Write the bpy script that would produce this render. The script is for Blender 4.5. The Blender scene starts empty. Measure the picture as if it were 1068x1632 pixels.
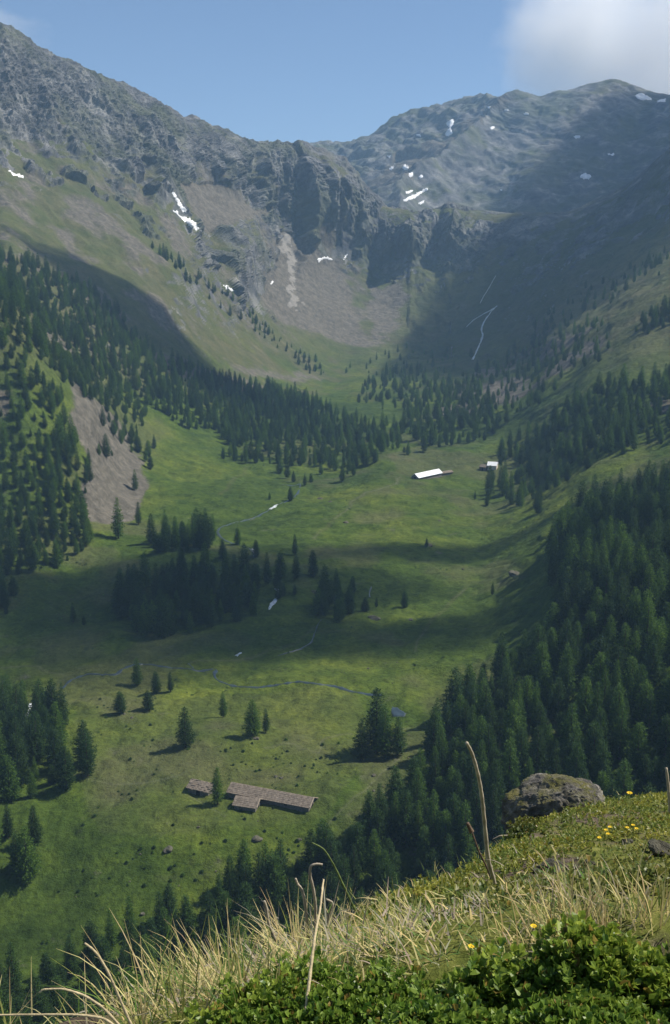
import bpy, math, random
import numpy as np
from mathutils import Vector, Matrix
R = math.radians
rng = np.random.default_rng(11)
random.seed(7)
scene = bpy.context.scene
COL = scene.collection

# ------------------------------------------------------------------ camera
F = 1587.0                       # focal length in photo pixels (35 mm lens, upright 24x36 slide)
PITCH = R(12.0)
cam_d = bpy.data.cameras.new("camera"); cam = bpy.data.objects.new("camera", cam_d); COL.objects.link(cam)
cam.location = (0, 0, 0); cam.rotation_euler = (R(90) - PITCH, 0, 0)
cam_d.sensor_fit = 'VERTICAL'; cam_d.sensor_height = 36.0; cam_d.lens = 36.0 * F / 1632.0
cam_d.clip_start = 0.05; cam_d.clip_end = 20000
scene.camera = cam
CP, SP = math.cos(PITCH), math.sin(PITCH)

# ------------------------------------------------------------------ sky and sun
SUN_AZ, SUN_EL = R(76.0), R(52.0)          # ahead and to the right
w = bpy.data.worlds.new("World"); scene.world = w; w.use_nodes = True
nt = w.node_tree; nt.nodes.clear()
sky = nt.nodes.new("ShaderNodeTexSky"); sky.sky_type = 'NISHITA'; sky.sun_disc = False
sky.sun_elevation = SUN_EL; sky.sun_rotation = SUN_AZ; sky.altitude = 2000; sky.air_density = 1.0; sky.dust_density = 0.3; sky.ozone_density = 2.0
bg = nt.nodes.new("ShaderNodeBackground"); bg.inputs['Strength'].default_value = 0.09
wo = nt.nodes.new("ShaderNodeOutputWorld")
nt.links.new(sky.outputs[0], bg.inputs[0]); nt.links.new(bg.outputs[0], wo.inputs[0])
sun_dir = Vector((math.sin(SUN_AZ) * math.cos(SUN_EL), math.cos(SUN_AZ) * math.cos(SUN_EL), math.sin(SUN_EL)))
sd = bpy.data.lights.new("sun", 'SUN'); sd.energy = 5.0; sd.angle = R(0.5); sd.color = (1.0, 0.94, 0.84)
sun = bpy.data.objects.new("sun", sd); COL.objects.link(sun)
sun.rotation_euler = sun_dir.to_track_quat('Z', 'Y').to_euler(); sun.location = (0, 0, 900)
scene.view_settings.view_transform = 'Standard'; scene.view_settings.look = 'None'
scene.view_settings.exposure = 0.46; scene.view_settings.gamma = 1.0; scene.view_settings.use_curve_mapping = False
scene.cycles.max_bounces = 24; scene.cycles.diffuse_bounces = 3; scene.cycles.glossy_bounces = 2
scene.cycles.transmission_bounces = 3; scene.cycles.volume_bounces = 22; scene.cycles.transparent_max_bounces = 16
scene.cycles.use_denoising = True

# ------------------------------------------------------------------ helpers
def tag(o, label=None, cat=None, group=None, kind=None):
    if label: o["label"] = label
    if cat: o["category"] = cat
    if group: o["group"] = group
    if kind: o["kind"] = kind
    return o

def mesh_obj(name, V, Fc, mat=None, parent=None, smooth=False, attrs=None, link=True):
    """one mesh object from numpy verts and an array of faces (n x 3 or n x 4)"""
    V = np.asarray(V, np.float32); me = bpy.data.meshes.new(name)
    if isinstance(Fc, np.ndarray):
        k = Fc.shape[1]; n = len(Fc)
        me.vertices.add(len(V)); me.vertices.foreach_set("co", V.ravel())
        me.loops.add(n * k); me.loops.foreach_set("vertex_index", Fc.astype(np.int32).ravel())
        me.polygons.add(n); me.polygons.foreach_set("loop_start", np.arange(0, n * k, k, dtype=np.int32))
        me.update(calc_edges=True)
    else:
        me.from_pydata(V.tolist(), [], Fc); me.update()
    me.polygons.foreach_set("use_smooth", np.full(len(me.polygons), smooth))
    for an, av in (attrs or {}).items():
        av = np.asarray(av, np.float32)
        if av.ndim == 1:
            a = me.attributes.new(an, 'FLOAT', 'POINT'); a.data.foreach_set("value", av)
        else:
            a = me.attributes.new(an, 'FLOAT_COLOR', 'POINT')
            a.data.foreach_set("color", np.concatenate([av, np.ones((len(av), 1), np.float32)], 1).astype(np.float32).ravel())
    if mat: me.materials.append(mat)
    o = bpy.data.objects.new(name, me)
    if link: COL.objects.link(o)
    if parent: o.parent = parent
    return o

def empty(name, loc, rz=0.0):
    o = bpy.data.objects.new(name, None); COL.objects.link(o); o.location = loc; o.rotation_euler = (0, 0, rz)
    o.empty_display_size = 0.5
    return o

PERM = np.random.default_rng(3).permutation(256); PERM = np.concatenate([PERM, PERM]).astype(np.int32)
G3 = np.array([(1,1,0),(-1,1,0),(1,-1,0),(-1,-1,0),(1,0,1),(-1,0,1),(1,0,-1),(-1,0,-1),(0,1,1),(0,-1,1),(0,1,-1),(0,-1,-1),(1,1,0),(-1,1,0),(0,-1,1),(0,-1,-1)], np.float32)
def perlin(P):
    P = np.asarray(P, np.float32); I = np.floor(P).astype(np.int32); f = P - I; I &= 255
    u = f * f * f * (f * (f * 6 - 15) + 10); out = 0
    for dx in (0, 1):
        wx = u[..., 0] if dx else 1 - u[..., 0]
        for dy in (0, 1):
            wy = u[..., 1] if dy else 1 - u[..., 1]
            for dz in (0, 1):
                wz = u[..., 2] if dz else 1 - u[..., 2]
                h = PERM[PERM[PERM[(I[..., 0] + dx) & 255] + ((I[..., 1] + dy) & 255)] + ((I[..., 2] + dz) & 255)] & 15
                g = G3[h]
                out = out + wx * wy * wz * (g[..., 0] * (f[..., 0] - dx) + g[..., 1] * (f[..., 1] - dy) + g[..., 2] * (f[..., 2] - dz))
    return out
def fbm(P, sc, octv=4, gain=0.5, lac=2.03):
    a, s, t = 1.0, 1.0 / sc, 0
    for k in range(octv):
        t = t + a * perlin(P * s + 17.3 * k); a *= gain; s *= lac
    return t
def ridged(P, sc, octv=4, gain=0.5):
    a, s, t = 1.0, 1.0 / sc, 0
    for k in range(octv):
        t = t + a * (1 - 2.2 * np.abs(perlin(P * s + 31.7 * k))); a *= gain; s *= 2.07
    return t - 0.6
def sstep(a, b, x):
    t = np.clip((x - a) / (b - a), 0, 1); return t * t * (3 - 2 * t)
def inpoly(px, py, poly):
    c = np.zeros(px.shape, bool); n = len(poly)
    for i in range(n):
        x0, y0 = poly[i]; x1, y1 = poly[(i + 1) % n]
        if y0 == y1: continue
        k = ((y0 > py) != (y1 > py)) & (px < (x1 - x0) * (py - y0) / (y1 - y0) + x0); c ^= k
    return c
def pchip(x, Y, xq):
    """monotone cubic along axis 0"""
    x = np.asarray(x, float); Y = np.asarray(Y, float); h = np.diff(x); sh = (-1,) + (1,) * (Y.ndim - 1)
    hh = h.reshape(sh); d = np.diff(Y, axis=0) / hh; m = np.zeros_like(Y)
    w1 = 2 * hh[1:] + hh[:-1]; w2 = hh[1:] + 2 * hh[:-1]
    with np.errstate(divide='ignore', invalid='ignore'):
        mm = (w1 + w2) / (w1 / d[:-1] + w2 / d[1:])
    m[1:-1] = np.where(d[:-1] * d[1:] > 0, mm, 0); m[0] = d[0]; m[-1] = d[-1]
    i = np.clip(np.searchsorted(x, xq) - 1, 0, len(h) - 1); t = ((xq - x[i]) / h[i]).reshape(sh); hi = h[i].reshape(sh)
    return ((1 + 2 * t) * (1 - t) ** 2) * Y[i] + t * (1 - t) ** 2 * hi * m[i] + t * t * (3 - 2 * t) * Y[i + 1] + t * t * (t - 1) * hi * m[i + 1]
def smooth1(x, it=1):
    for _ in range(it):
        x = np.concatenate([x[:1], (x[:-2] + 2 * x[1:-1] + x[2:]) / 4, x[-1:]], 0)
    return x
def ray_dir(px, py):
    xc = (np.asarray(px, float) - 534) / F; yc = (816 - np.asarray(py, float)) / F
    return np.stack([xc + 0 * yc, CP + yc * SP + 0 * xc, -SP + yc * CP + 0 * xc], -1)
def grid_normals(P):
    du = np.gradient(P, axis=1); dv = np.gradient(P, axis=0); n = np.cross(du, dv)
    n /= np.linalg.norm(n, axis=-1, keepdims=True) + 1e-9
    return n

# ------------------------------------------------------------------ materials
def new_mat(name):
    m = bpy.data.materials.new(name); m.use_nodes = True; t = m.node_tree; t.nodes.clear()
    out = t.nodes.new("ShaderNodeOutputMaterial"); b = t.nodes.new("ShaderNodeBsdfPrincipled")
    t.links.new(b.outputs[0], out.inputs[0]); b.inputs['Specular IOR Level'].default_value = 0.25
    return m, t, b, out
class N:
    """tiny node-building helper"""
    def __init__(s, t): s.t = t
    def node(s, kind, **kw):
        n = s.t.nodes.new(kind)
        for k, v in kw.items(): setattr(n, k, v)
        return n
    def link(s, a, b): s.t.links.new(a, b)
    def attr(s, name, out='Fac'): return s.node("ShaderNodeAttribute", attribute_name=name).outputs[out]
    def pos(s): return s.node("ShaderNodeNewGeometry").outputs['Position']
    def noise(s, scale, detail=4, rough=0.55, vec=None, dist=0.0):
        n = s.node("ShaderNodeTexNoise"); n.inputs['Scale'].default_value = scale; n.inputs['Detail'].default_value = detail
        n.inputs['Roughness'].default_value = rough; n.inputs['Distortion'].default_value = dist
        s.link(vec if vec is not None else s.pos(), n.inputs['Vector']); return n.outputs['Fac']
    def ramp(s, fac, stops, interp='LINEAR'):
        r = s.node("ShaderNodeValToRGB"); r.color_ramp.interpolation = interp; e = r.color_ramp.elements
        while len(e) < len(stops): e.new(0.5)
        for k, (p, c) in enumerate(stops):
            e[k].position = p; e[k].color = (*(c if hasattr(c, '__len__') else (c, c, c)), 1)
        s.link(fac, r.inputs[0]); return r.outputs[0]
    def mix(s, fac, a, b, mode='MIX'):
        n = s.node("ShaderNodeMix", data_type='RGBA', blend_type=mode)
        for v, i in ((fac, 0), (a, 6), (b, 7)):
            if hasattr(v, 'is_linked') or hasattr(v, 'links'): s.link(v, n.inputs[i])
            elif i == 0: n.inputs[0].default_value = v
            else: n.inputs[i].default_value = (*v, 1) if len(v) == 3 else v
        return n.outputs[2]
    def math(s, op, a, b=0.0):
        n = s.node("ShaderNodeMath", operation=op)
        for v, i in ((a, 0), (b, 1)):
            if hasattr(v, 'links'): s.link(v, n.inputs[i])
            else: n.inputs[i].default_value = v
        return n.outputs[0]
    def bump(s, h, strength, dist, bsdf):
        n = s.node("ShaderNodeBump"); n.inputs['Strength'].default_value = strength; n.inputs['Distance'].default_value = dist
        s.link(h, n.inputs['Height']); s.link(n.outputs[0], bsdf.inputs['Normal'])

def terrain_mat():
    m, t, b, out = new_mat("alpine_ground"); n = N(t)
    b.inputs['Roughness'].default_value = 0.95; b.inputs['Specular IOR Level'].default_value = 0.08
    g1 = n.ramp(n.noise(0.012, 6, 0.6), [(0.32, (0.035, 0.060, 0.011)), (0.5, (0.057, 0.091, 0.013)), (0.68, (0.112, 0.138, 0.020))])
    g2 = n.ramp(n.noise(0.11, 7, 0.72), [(0.3, (0.45, 0.52, 0.45)), (0.52, (1, 1, 1)), (0.72, (1.55, 1.4, 1.2))])
    grass = n.mix(1.0, g1, g2, 'MULTIPLY')
    fine = n.ramp(n.noise(0.7, 4, 0.7), [(0.3, 0.6), (0.7, 1.3)])
    grass = n.mix(1.0, grass, fine, 'MULTIPLY')
    dry = n.ramp(n.noise(0.05, 6, 0.7), [(0.3, (0.058, 0.070, 0.026)), (0.6, (0.108, 0.104, 0.050)), (0.8, (0.16, 0.147, 0.085))])
    dry = n.mix(0.8, dry, fine, 'MULTIPLY')
    brk = n.math('SUBTRACT', n.noise(0.09, 7, 0.75), 0.5)
    def edge(a, k=1.5):                 # break the border between two kinds of ground
        v = n.math('ADD', a, n.math('MULTIPLY', brk, k)); return n.ramp(v, [(0.25, 0.0), (0.7, 1.0)])
    c = n.mix(n.attr('dry'), grass, dry)
    sc = n.ramp(n.noise(0.16, 9, 0.82), [(0.3, (0.05, 0.046, 0.035)), (0.5, (0.118, 0.106, 0.083)), (0.75, (0.245, 0.22, 0.178))])
    c = n.mix(edge(n.attr('scree'), 2.2), c, sc)
    rk = n.ramp(n.noise(0.03, 8, 0.72, dist=0.4), [(0.3, (0.042, 0.044, 0.048)), (0.5, (0.112, 0.112, 0.11)), (0.7, (0.30, 0.29, 0.27))])
    lich = n.ramp(n.noise(0.013, 6, 0.7), [(0.45, 0.0), (0.62, 0.75)])
    rk = n.mix(lich, rk, (0.085, 0.095, 0.05))
    c = n.mix(edge(n.attr('rock'), 1.6), c, rk)
    pale = n.ramp(n.noise(0.3, 4, 0.7), [(0.3, (0.3, 0.28, 0.25)), (0.7, (0.5, 0.47, 0.43))])
    c = n.mix(n.attr('pale'), c, pale)
    n.link(c, b.inputs['Base Color'])
    hn = n.math('ADD', n.math('MULTIPLY', n.noise(0.12, 8, 0.7), 6.0), n.math('MULTIPLY', n.noise(1.1, 4, 0.65), 0.9))
    n.bump(hn, 0.55, 1.0, b)
    return m
M_TERRAIN = terrain_mat()

def leaf_mat(name, c_lo, c_hi, trans=0.25, rough=0.6, attr='tint', obj_var=0.25, spec=0.2):
    m, t, b, out = new_mat(name); n = N(t)
    oi = n.node("ShaderNodeObjectInfo")
    f = n.attr(attr)
    col = n.mix(f, c_lo, c_hi)
    var = n.ramp(oi.outputs['Random'], [(0.0, 1 - obj_var), (0.62, 1.0), (0.8, (1 + obj_var * 2.2, 1 + obj_var * 1.7, 1 + obj_var * 0.3)), (1.0, (1 + obj_var * 3.2, 1 + obj_var * 2.3, 1 + obj_var * 0.3))])
    col = n.mix(1.0, col, var, 'MULTIPLY')
    n.link(col, b.inputs['Base Color']); b.inputs['Roughness'].default_value = rough; b.inputs['Specular IOR Level'].default_value = spec
    tr = n.node("ShaderNodeBsdfTranslucent"); n.link(n.mix(1.0, col, (1.25, 1.3, 0.55), 'MULTIPLY'), tr.inputs[0])
    mx = n.node("ShaderNodeMixShader"); mx.inputs[0].default_value = trans
    n.link(b.outputs[0], mx.inputs[1]); n.link(tr.outputs[0], mx.inputs[2]); n.link(mx.outputs[0], out.inputs[0])
    return m
M_NEEDLE = leaf_mat("conifer_needles", (0.010, 0.034, 0.011), (0.080, 0.152, 0.028), 0.42, 0.7, obj_var=0.34)
def flat_mat(name, col, var=0.3, scale=3.0, rough=0.85, bump=0.3, bd=0.05, spec=0.2):
    m, t, b, out = new_mat(name); n = N(t)
    tc = n.node("ShaderNodeTexCoord").outputs['Object']
    f = n.noise(scale, 6, 0.65, tc); lo = tuple(c * (1 - var) for c in col); hi = tuple(min(1, c * (1 + var)) for c in col)
    n.link(n.ramp(f, [(0.3, lo), (0.7, hi)]), b.inputs['Base Color']); b.inputs['Roughness'].default_value = rough
    b.inputs['Specular IOR Level'].default_value = spec
    n.bump(f, bump, bd, b)
    return m
M_BARK = flat_mat("bark", (0.09, 0.06, 0.042), 0.4, 2.0)

# ------------------------------------------------------------------ the valley: lofted relief
SC = 0.65      # metres per station unit
# column px : [(py, distance) x 12 stations]   near slope, forest foot, hut knoll, stream, meadow, far edge, ... crest, behind
LOFT = {
-420: [(2100,15),(1640,225),(1270,320),(1090,420),(940,540),(760,640),(480,760),(440,950),(300,1250),(130,1500),(-70,1750),(-40,2100)],
-120: [(2050,15),(1640,235),(1280,340),(1090,460),(935,590),(760,700),(470,830),(445,1050),(315,1370),(170,1620),(0,1860),(30,2200)],
0:   [(2000,15),(1640,240),(1280,350),(1090,480),(925,630),(770,745),(497,890),(440,1150),(325,1470),(195,1720),(46,1950),(90,2300)],
65:  [(2000,15),(1640,240),(1280,350),(1090,475),(915,645),(785,750),(570,880),(490,1150),(365,1470),(220,1770),(87,2010),(130,2350)],
130: [(2000,15),(1640,240),(1280,348),(1090,472),(890,685),(800,770),(640,900),(545,1130),(400,1480),(240,1820),(116,2080),(160,2400)],
200: [(2000,15),(1640,240),(1280,346),(1090,470),(888,690),(780,880),(670,1050),(560,1230),(425,1520),(280,1850),(143,2150),(190,2450)],
270: [(2000,15),(1640,240),(1280,345),(1090,470),(888,692),(740,1010),(645,1180),(565,1330),(450,1580),(315,1890),(178,2210),(230,2500)],
340: [(2000,15),(1640,240),(1280,345),(1090,470),(888,692),(742,1040),(650,1260),(575,1470),(465,1760),(335,2050),(207,2330),(260,2650)],
400: [(2000,15),(1640,240),(1280,345),(1090,470),(887,694),(745,1055),(655,1330),(582,1620),(478,1940),(350,2220),(228,2440),(290,2750)],
440: [(2000,15),(1640,240),(1280,345),(1090,470),(887,695),(748,1060),(653,1400),(586,1740),(480,2060),(372,2300),(232,2480),(300,2780)],
490: [(2000,15),(1640,240),(1280,345),(1090,470),(887,696),(747,1072),(650,1460),(588,1860),(482,2170),(400,2370),(238,2510),(320,2830)],
534: [(2000,15),(1640,240),(1280,345),(1090,470),(887,697),(742,1090),(648,1500),(586,1950),(490,2230),(412,2420),(262,2530),(345,2850)],
575: [(2000,15),(1640,240),(1280,345),(1090,470),(887,698),(732,1110),(645,1510),(578,2000),(500,2260),(425,2430),(298,2545),(350,2900)],
620: [(2000,15),(1640,240),(1280,345),(1090,468),(887,698),(722,1125),(645,1510),(572,2040),(505,2270),(432,2440),(333,2550),(352,2950)],
690: [(1980,15),(1640,240),(1280,343),(1090,462),(888,700),(722,1140),(640,1500),(572,2000),(510,2260),(428,2440),(338,2560),(358,2950)],
760: [(1950,15),(1640,242),(1280,335),(1090,450),(890,705),(728,1120),(645,1420),(572,1880),(505,2180),(425,2400),(337,2580),(358,2950)],
830: [(1940,15),(1640,244),(1280,325),(1090,425),(895,650),(745,1040),(650,1290),(570,1700),(495,2040),(418,2300),(341,2540),(350,2900)],
900: [(1930,15),(1620,246),(1280,315),(1090,400),(897,560),(757,870),(640,1140),(550,1480),(478,1850),(405,2160),(342,2470),(340,2850)],
960: [(1920,15),(1600,248),(1280,308),(1090,385),(900,510),(757,790),(610,1090),(510,1430),(462,1760),(390,2080),(321,2400),(315,2800)],
1010: [(1920,15),(1590,250),(1280,304),(1090,374),(900,490),(757,760),(590,1070),(478,1400),(440,1690),(370,2020),(290,2340),(290,2750)],
1068: [(1900,15),(1580,250),(1280,298),(1090,362),(900,470),(745,735),(572,1080),(442,1390),(405,1670),(335,1960),(238,2270),(240,2650)],
1200: [(1900,15),(1570,245),(1270,285),(1080,338),(890,440),(735,660),(540,1010),(390,1320),(340,1580),(250,1820),(120,2080),(130,2420)],
1500: [(1900,15),(1560,230),(1260,265),(1060,305),(870,390),(705,570),(480,880),(300,1180),(220,1400),(100,1600),(-60,1830),(-40,2120)],
}
ROWS = [40, 90, 120, 120, 130, 110, 95, 90, 95, 130, 130, 14]
def loft(table, cols, rows, cstep_smooth=6):
    pxs = sorted(table); arr = np.array([[(py, math.log(Y * SC)) for (py, Y) in table[p]] for p in pxs], float)   # N x K x 2
    cx = pchip(pxs, arr, cols)                                        # M x K x 2
    cx = smooth1(cx, cstep_smooth)
    e = -SP / CP + 0 * cx[..., 0]
    yc = (816 - cx[..., 0]) / F; e = (-SP + yc * CP) / (CP + yc * SP)  # tan elevation
    st = np.stack([e, cx[..., 1]], -1).transpose(1, 0, 2)              # K x M x 2
    s = np.concatenate([np.linspace(k, k + 1, r, endpoint=False) for k, r in zip(range(len(rows)), rows)] + [[len(table[pxs[0]]) - 1.0]])
    q = pchip(np.arange(st.shape[0]), st, s)
    e, Y = q[..., 0], np.exp(q[..., 1])
    yc = (SP + e * CP) / (CP - e * SP); py = 816 - yc * F
    px = np.broadcast_to(cols, e.shape)
    d = ray_dir(px, py); P = d * (Y / d[..., 1])[..., None]
    return P.astype(np.float32), px.astype(np.float32), py.astype(np.float32), np.broadcast_to(s[:, None], e.shape).astype(np.float32)
def grid_faces(r, c):
    i = np.arange((r - 1) * (c - 1)); a = (i // (c - 1)) * c + i % (c - 1)
    return np.stack([a, a + 1, a + c + 1, a + c], -1)

cols = np.concatenate([np.arange(-420, -60, 8.0), np.arange(-60, 1130, 2.0), np.arange(1130, 1501, 8.0)])
P, PX, PY, S = loft(LOFT, cols, ROWS[:11])
P0 = P.copy()
Nrm = grid_normals(P); Nrm[Nrm[..., 2] < 0] *= -1
J = fbm(P, 28, 3); J2 = fbm(P + 300, 70, 3)
jx, jy = PX + 14 * J + 10 * J2, PY + 9 * J - 6 * J2          # ragged edges for the surface types
def region(poly, soft=0):
    return inpoly(jx, jy, poly).astype(np.float32)

# where the bedrock shows
rock_line = np.interp(PX, [-420, 0, 60, 130, 200, 240, 300, 340, 370, 440, 470, 520, 560, 640, 700, 760, 850, 1000, 1100, 1500],
                      [250, 235, 232, 250, 300, 330, 345, 400, 445, 450, 395, 405, 400, 432, 440, 440, 420, 380, 330, 250])
rock = sstep(-28, 34, rock_line - PY + 60 * J2 + 45 * J) * (S > 6.8)
streak = fbm(P * np.array([1.0, 1.0, 0.35], np.float32), 45, 4)
veg = sstep(0.05, 0.4, fbm(P + 900, 60, 4) + 0.1) * sstep(400, 900, PX) 
band = region([(690,655),(740,610),(800,575),(880,545),(960,520),(975,560),(900,600),(840,640),(760,675)]) * (S < 8) * (S > 5)
scree = np.maximum.reduce([
    region([(450,370),(478,385),(505,413),(548,420),(556,470),(570,520),(605,553),(560,552),(500,535),(440,505),(415,470),(436,425)]) * (S > 6.5), 0.12 * region([(548,420),(585,440),(600,548),(572,520)]) * (S > 6.5),
    region([(585,455),(615,470),(645,448),(640,500),(630,535),(600,548),(592,500)]) * (S > 6.5),
    region([(285,300),(330,285),(345,300),(400,335),(440,340),(400,352),(345,372),(318,366),(300,330)]) * (S > 7),
    region([(118,595),(150,625),(195,665),(225,725),(235,770),(215,825),(135,828),(128,790),(150,745),(108,680)]) * (S > 3.5) * (S < 6.8),
    region([(-60,610),(12,625),(10,670),(-60,680)]) * (S < 6.8),
    region([(230,545),(285,570),(360,600),(440,618),(360,618),(270,590)]) * (S > 6) * 0.8,
    region([(330,560),(420,590),(520,600),(470,606),(380,596)]) * (S > 6) * 0.7,
    band * (J + J2 > -0.12),
    region([(980,680),(1068,620),(1200,590),(1200,640),(1068,660)]) * 0.6 * (S < 6.5),
]).astype(np.float32)
gully = region([(455,375),(463,375),(468,420),(466,450),(472,480),(465,495),(455,490),(461,450),(459,420)]) * (S > 7)
pale = np.maximum(gully * 0.45, region([(355,455),(372,462),(365,466)]) * (S > 6) * 0.5)
dry = np.clip(sstep(640, 520, PY) * 0.75 * (S > 5) + sstep(0.1, 0.5, J2 + J * 0.6) * 0.5 + 0.22 * region([(120,1110),(560,1110),(600,1170),(520,1300),(330,1330),(160,1330),(130,1240)])
              + 0.5 * region([(620,760),(640,712),(840,735),(800,770)]), 0, 1)
dry = np.clip(dry + 0.6 * sstep(0.12, 0.35, streak) * (S > 6.3) * (PX < 600), 0, 1)
rock = np.clip(rock - 0.75 * sstep(0.08, 0.38, streak + 0.4 * J2 + 0.12) * sstep(120, 330, PY), 0, 1)
rock = np.maximum(rock, 0.9 * sstep(0.28, 0.42, J + 0.5 * streak) * (S > 7.4) * sstep(90, 30, PY - rock_line) * (PX < 480))
rock *= (1 - scree) * (1 - 0.6 * np.exp(-((PX - 392) / 58) ** 2 - ((PY - 398) / 62) ** 2))
scree = np.maximum(scree, 0.8 * sstep(0.04, 0.34, fbm(P * np.array([1.0, 1.0, 0.3], np.float32) + 71, 38, 4)) * (S > 6.3) * (PX < 600) * sstep(640, 540, PY + 0.12 * PX))

# relief: hummocks on the floor, ribs and crags higher up
Yd = P[..., 1]
floor_w = sstep(1.2, 2.0, S) * (1 - sstep(5.5, 7.5, S))
disp = floor_w * (2.6 * fbm(P, 46, 3) + 1.5 * np.abs(fbm(P + 77, 15, 3)) + 0.3 * fbm(P, 4.0, 2))
slope_w = sstep(5.2, 7.5, S)
disp += slope_w * (1 - rock) * (5.0 * fbm(P, 90, 4) + 1.0 * fbm(P + 5, 14, 3))
# ribs running down the fall line
fall = np.where(PX[..., None] < 430, np.array([0.75, -0.66, 0]), np.where(PX[..., None] < 720, np.array([0.0, -1, 0]), np.array([-0.7, -0.7, 0]))).astype(np.float32)
across = np.stack([-fall[..., 1], fall[..., 0], 0 * fall[..., 0]], -1)
Q = np.stack([(P * across).sum(-1), (P * fall).sum(-1) * 0.3, P[..., 2] * 0.3], -1)
rr = ridged(P, 75, 5, 0.55); rib = ridged(Q, 55, 4, 0.55)
Q2 = np.stack([(P * across).sum(-1), (P * fall).sum(-1) * 0.22, P[..., 2] * 0.22], -1) + 3.0 * fbm(P, 30, 2)[..., None]
rib2 = ridged(Q2, 21, 4, 0.6)
calm = 1 - 0.72 * sstep(730, 800, PX)
disp += calm * slope_w * rock * (7.0 * rr + 8.0 * rib + 3.2 * rib2 * (1 - 0.9 * np.exp(-((PX - 380) / 75) ** 2 - ((PY - 390) / 85) ** 2)) + 2.0 * ridged(P, 9, 3))
disp += (1 - calm) * slope_w * 2.5 * rib2
disp += slope_w * (1 - rock) * 3.0 * rib * (PX < 470) * sstep(560, 420, PY)
disp += slope_w * 5.0 * rib * (PX > 650) * (S > 7) * calm
# crags that show by themselves: (px, py, width, height, depth) with a sharp left flank
def butt(cx, cy, wl, wr, hh, amp):
    dx = PX + 10 * J - cx; prof = np.where(dx < 0, sstep(-wl, 0, dx), 1 - sstep(0, wr, dx))
    return amp * prof * np.exp(-((PY - cy) / hh) ** 2) * (S > 7.5)
disp += butt(480, 325, 13, 120, 85, 46) + butt(446, 300, 20, 10, 60, -14) + butt(372, 400, 45, 80, 60, 26) + butt(652, 398, 26, 50, 34, 34) + butt(600, 405, 25, 30, 30, -16) + butt(350, 270, 22, 60, 40, 20) \
      + butt(712, 372, 14, 40, 36, 22) + butt(675, 362, 10, 30, 26, 16) + butt(250, 300, 25, 50, 35, 14) + butt(540, 330, 12, 34, 60, 16) + butt(508, 300, 8, 30, 50, 12) + butt(575, 370, 8, 26, 40, 12) + butt(405, 290, 14, 34, 50, 24) + butt(440, 265, 12, 30, 40, 16)
crest = 1 - 0.5 * sstep(9.4, 10.0, S)
disp *= crest
sidefade = 1.0
disp += slope_w * rock * calm * 1.5 * perlin(P / 3.1)
P = P + Nrm * disp[..., None]
nz = grid_normals(P); nz = np.abs(nz[..., 2])
rock = np.maximum(rock, sstep(0.62, 0.45, nz + 0.1 * J) * (S > 7) * (1 - scree) * 0.9)
RN, CN = PX.shape
def blur(a, it):
    for _ in range(it): a = smooth1(a); a = smooth1(a.T).T
    return a
# trodden trails
for tr in ([(395,746),(372,768),(350,792)], [(300,1262),(345,1292),(360,1302)], [(300,1375),(400,1392),(480,1360),(540,1300),(600,1250),(640,1215)], [(250,1400),(330,1396),(400,1402)], [(420,1195),(470,1190),(510,1205),(515,1180),(560,1165)],
           [(560,1180),(610,1160),(650,1150)], [(700,735),(740,745),(765,752)], [(640,765),(560,800),(500,860)], [(740,935),(690,985),(660,1040)], [(0,1065),(60,1062),(100,1075)], [(120,1235),(180,1250),(290,1240)], [(505,1000),(470,1030),(400,1045),(300,1056)]):
    dmin = np.full(PX.shape, 99.0, np.float32)
    for (x0, y0), (x1, y1) in zip(tr[:-1], tr[1:]):
        L2 = (x1 - x0) ** 2 + (y1 - y0) ** 2; t_ = np.clip(((PX + 5 * J - x0) * (x1 - x0) + (PY + 3 * J - y0) * (y1 - y0)) / L2, 0, 1)
        dmin = np.minimum(dmin, np.hypot(PX + 5 * J - x0 - t_ * (x1 - x0), (PY + 3 * J - y0 - t_ * (y1 - y0)) * 1.6))
    dry = np.maximum(dry, 0.6 * sstep(3.4, 1.0, dmin) * (S < 6)); pale = np.maximum(pale, 0.07 * sstep(2.2, 0.6, dmin) * (J2 > -.15) * (S < 6))
scree, dry = blur(scree, 12), blur(dry, 2)
FACES = grid_faces(RN, CN)
flat = lambda a: np.ascontiguousarray(a.reshape(RN * CN, *a.shape[2:]))
valley = mesh_obj("valley_ground", flat(P), FACES, M_TERRAIN, smooth=True,
                  attrs={"rock": flat(rock), "scree": flat(scree), "dry": flat(dry), "pale": flat(pale)})
fr_ = rock[:-1, :-1].ravel() < 0.45
valley.data.polygons.foreach_set("use_smooth", fr_)
tag(valley, kind="structure")

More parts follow.
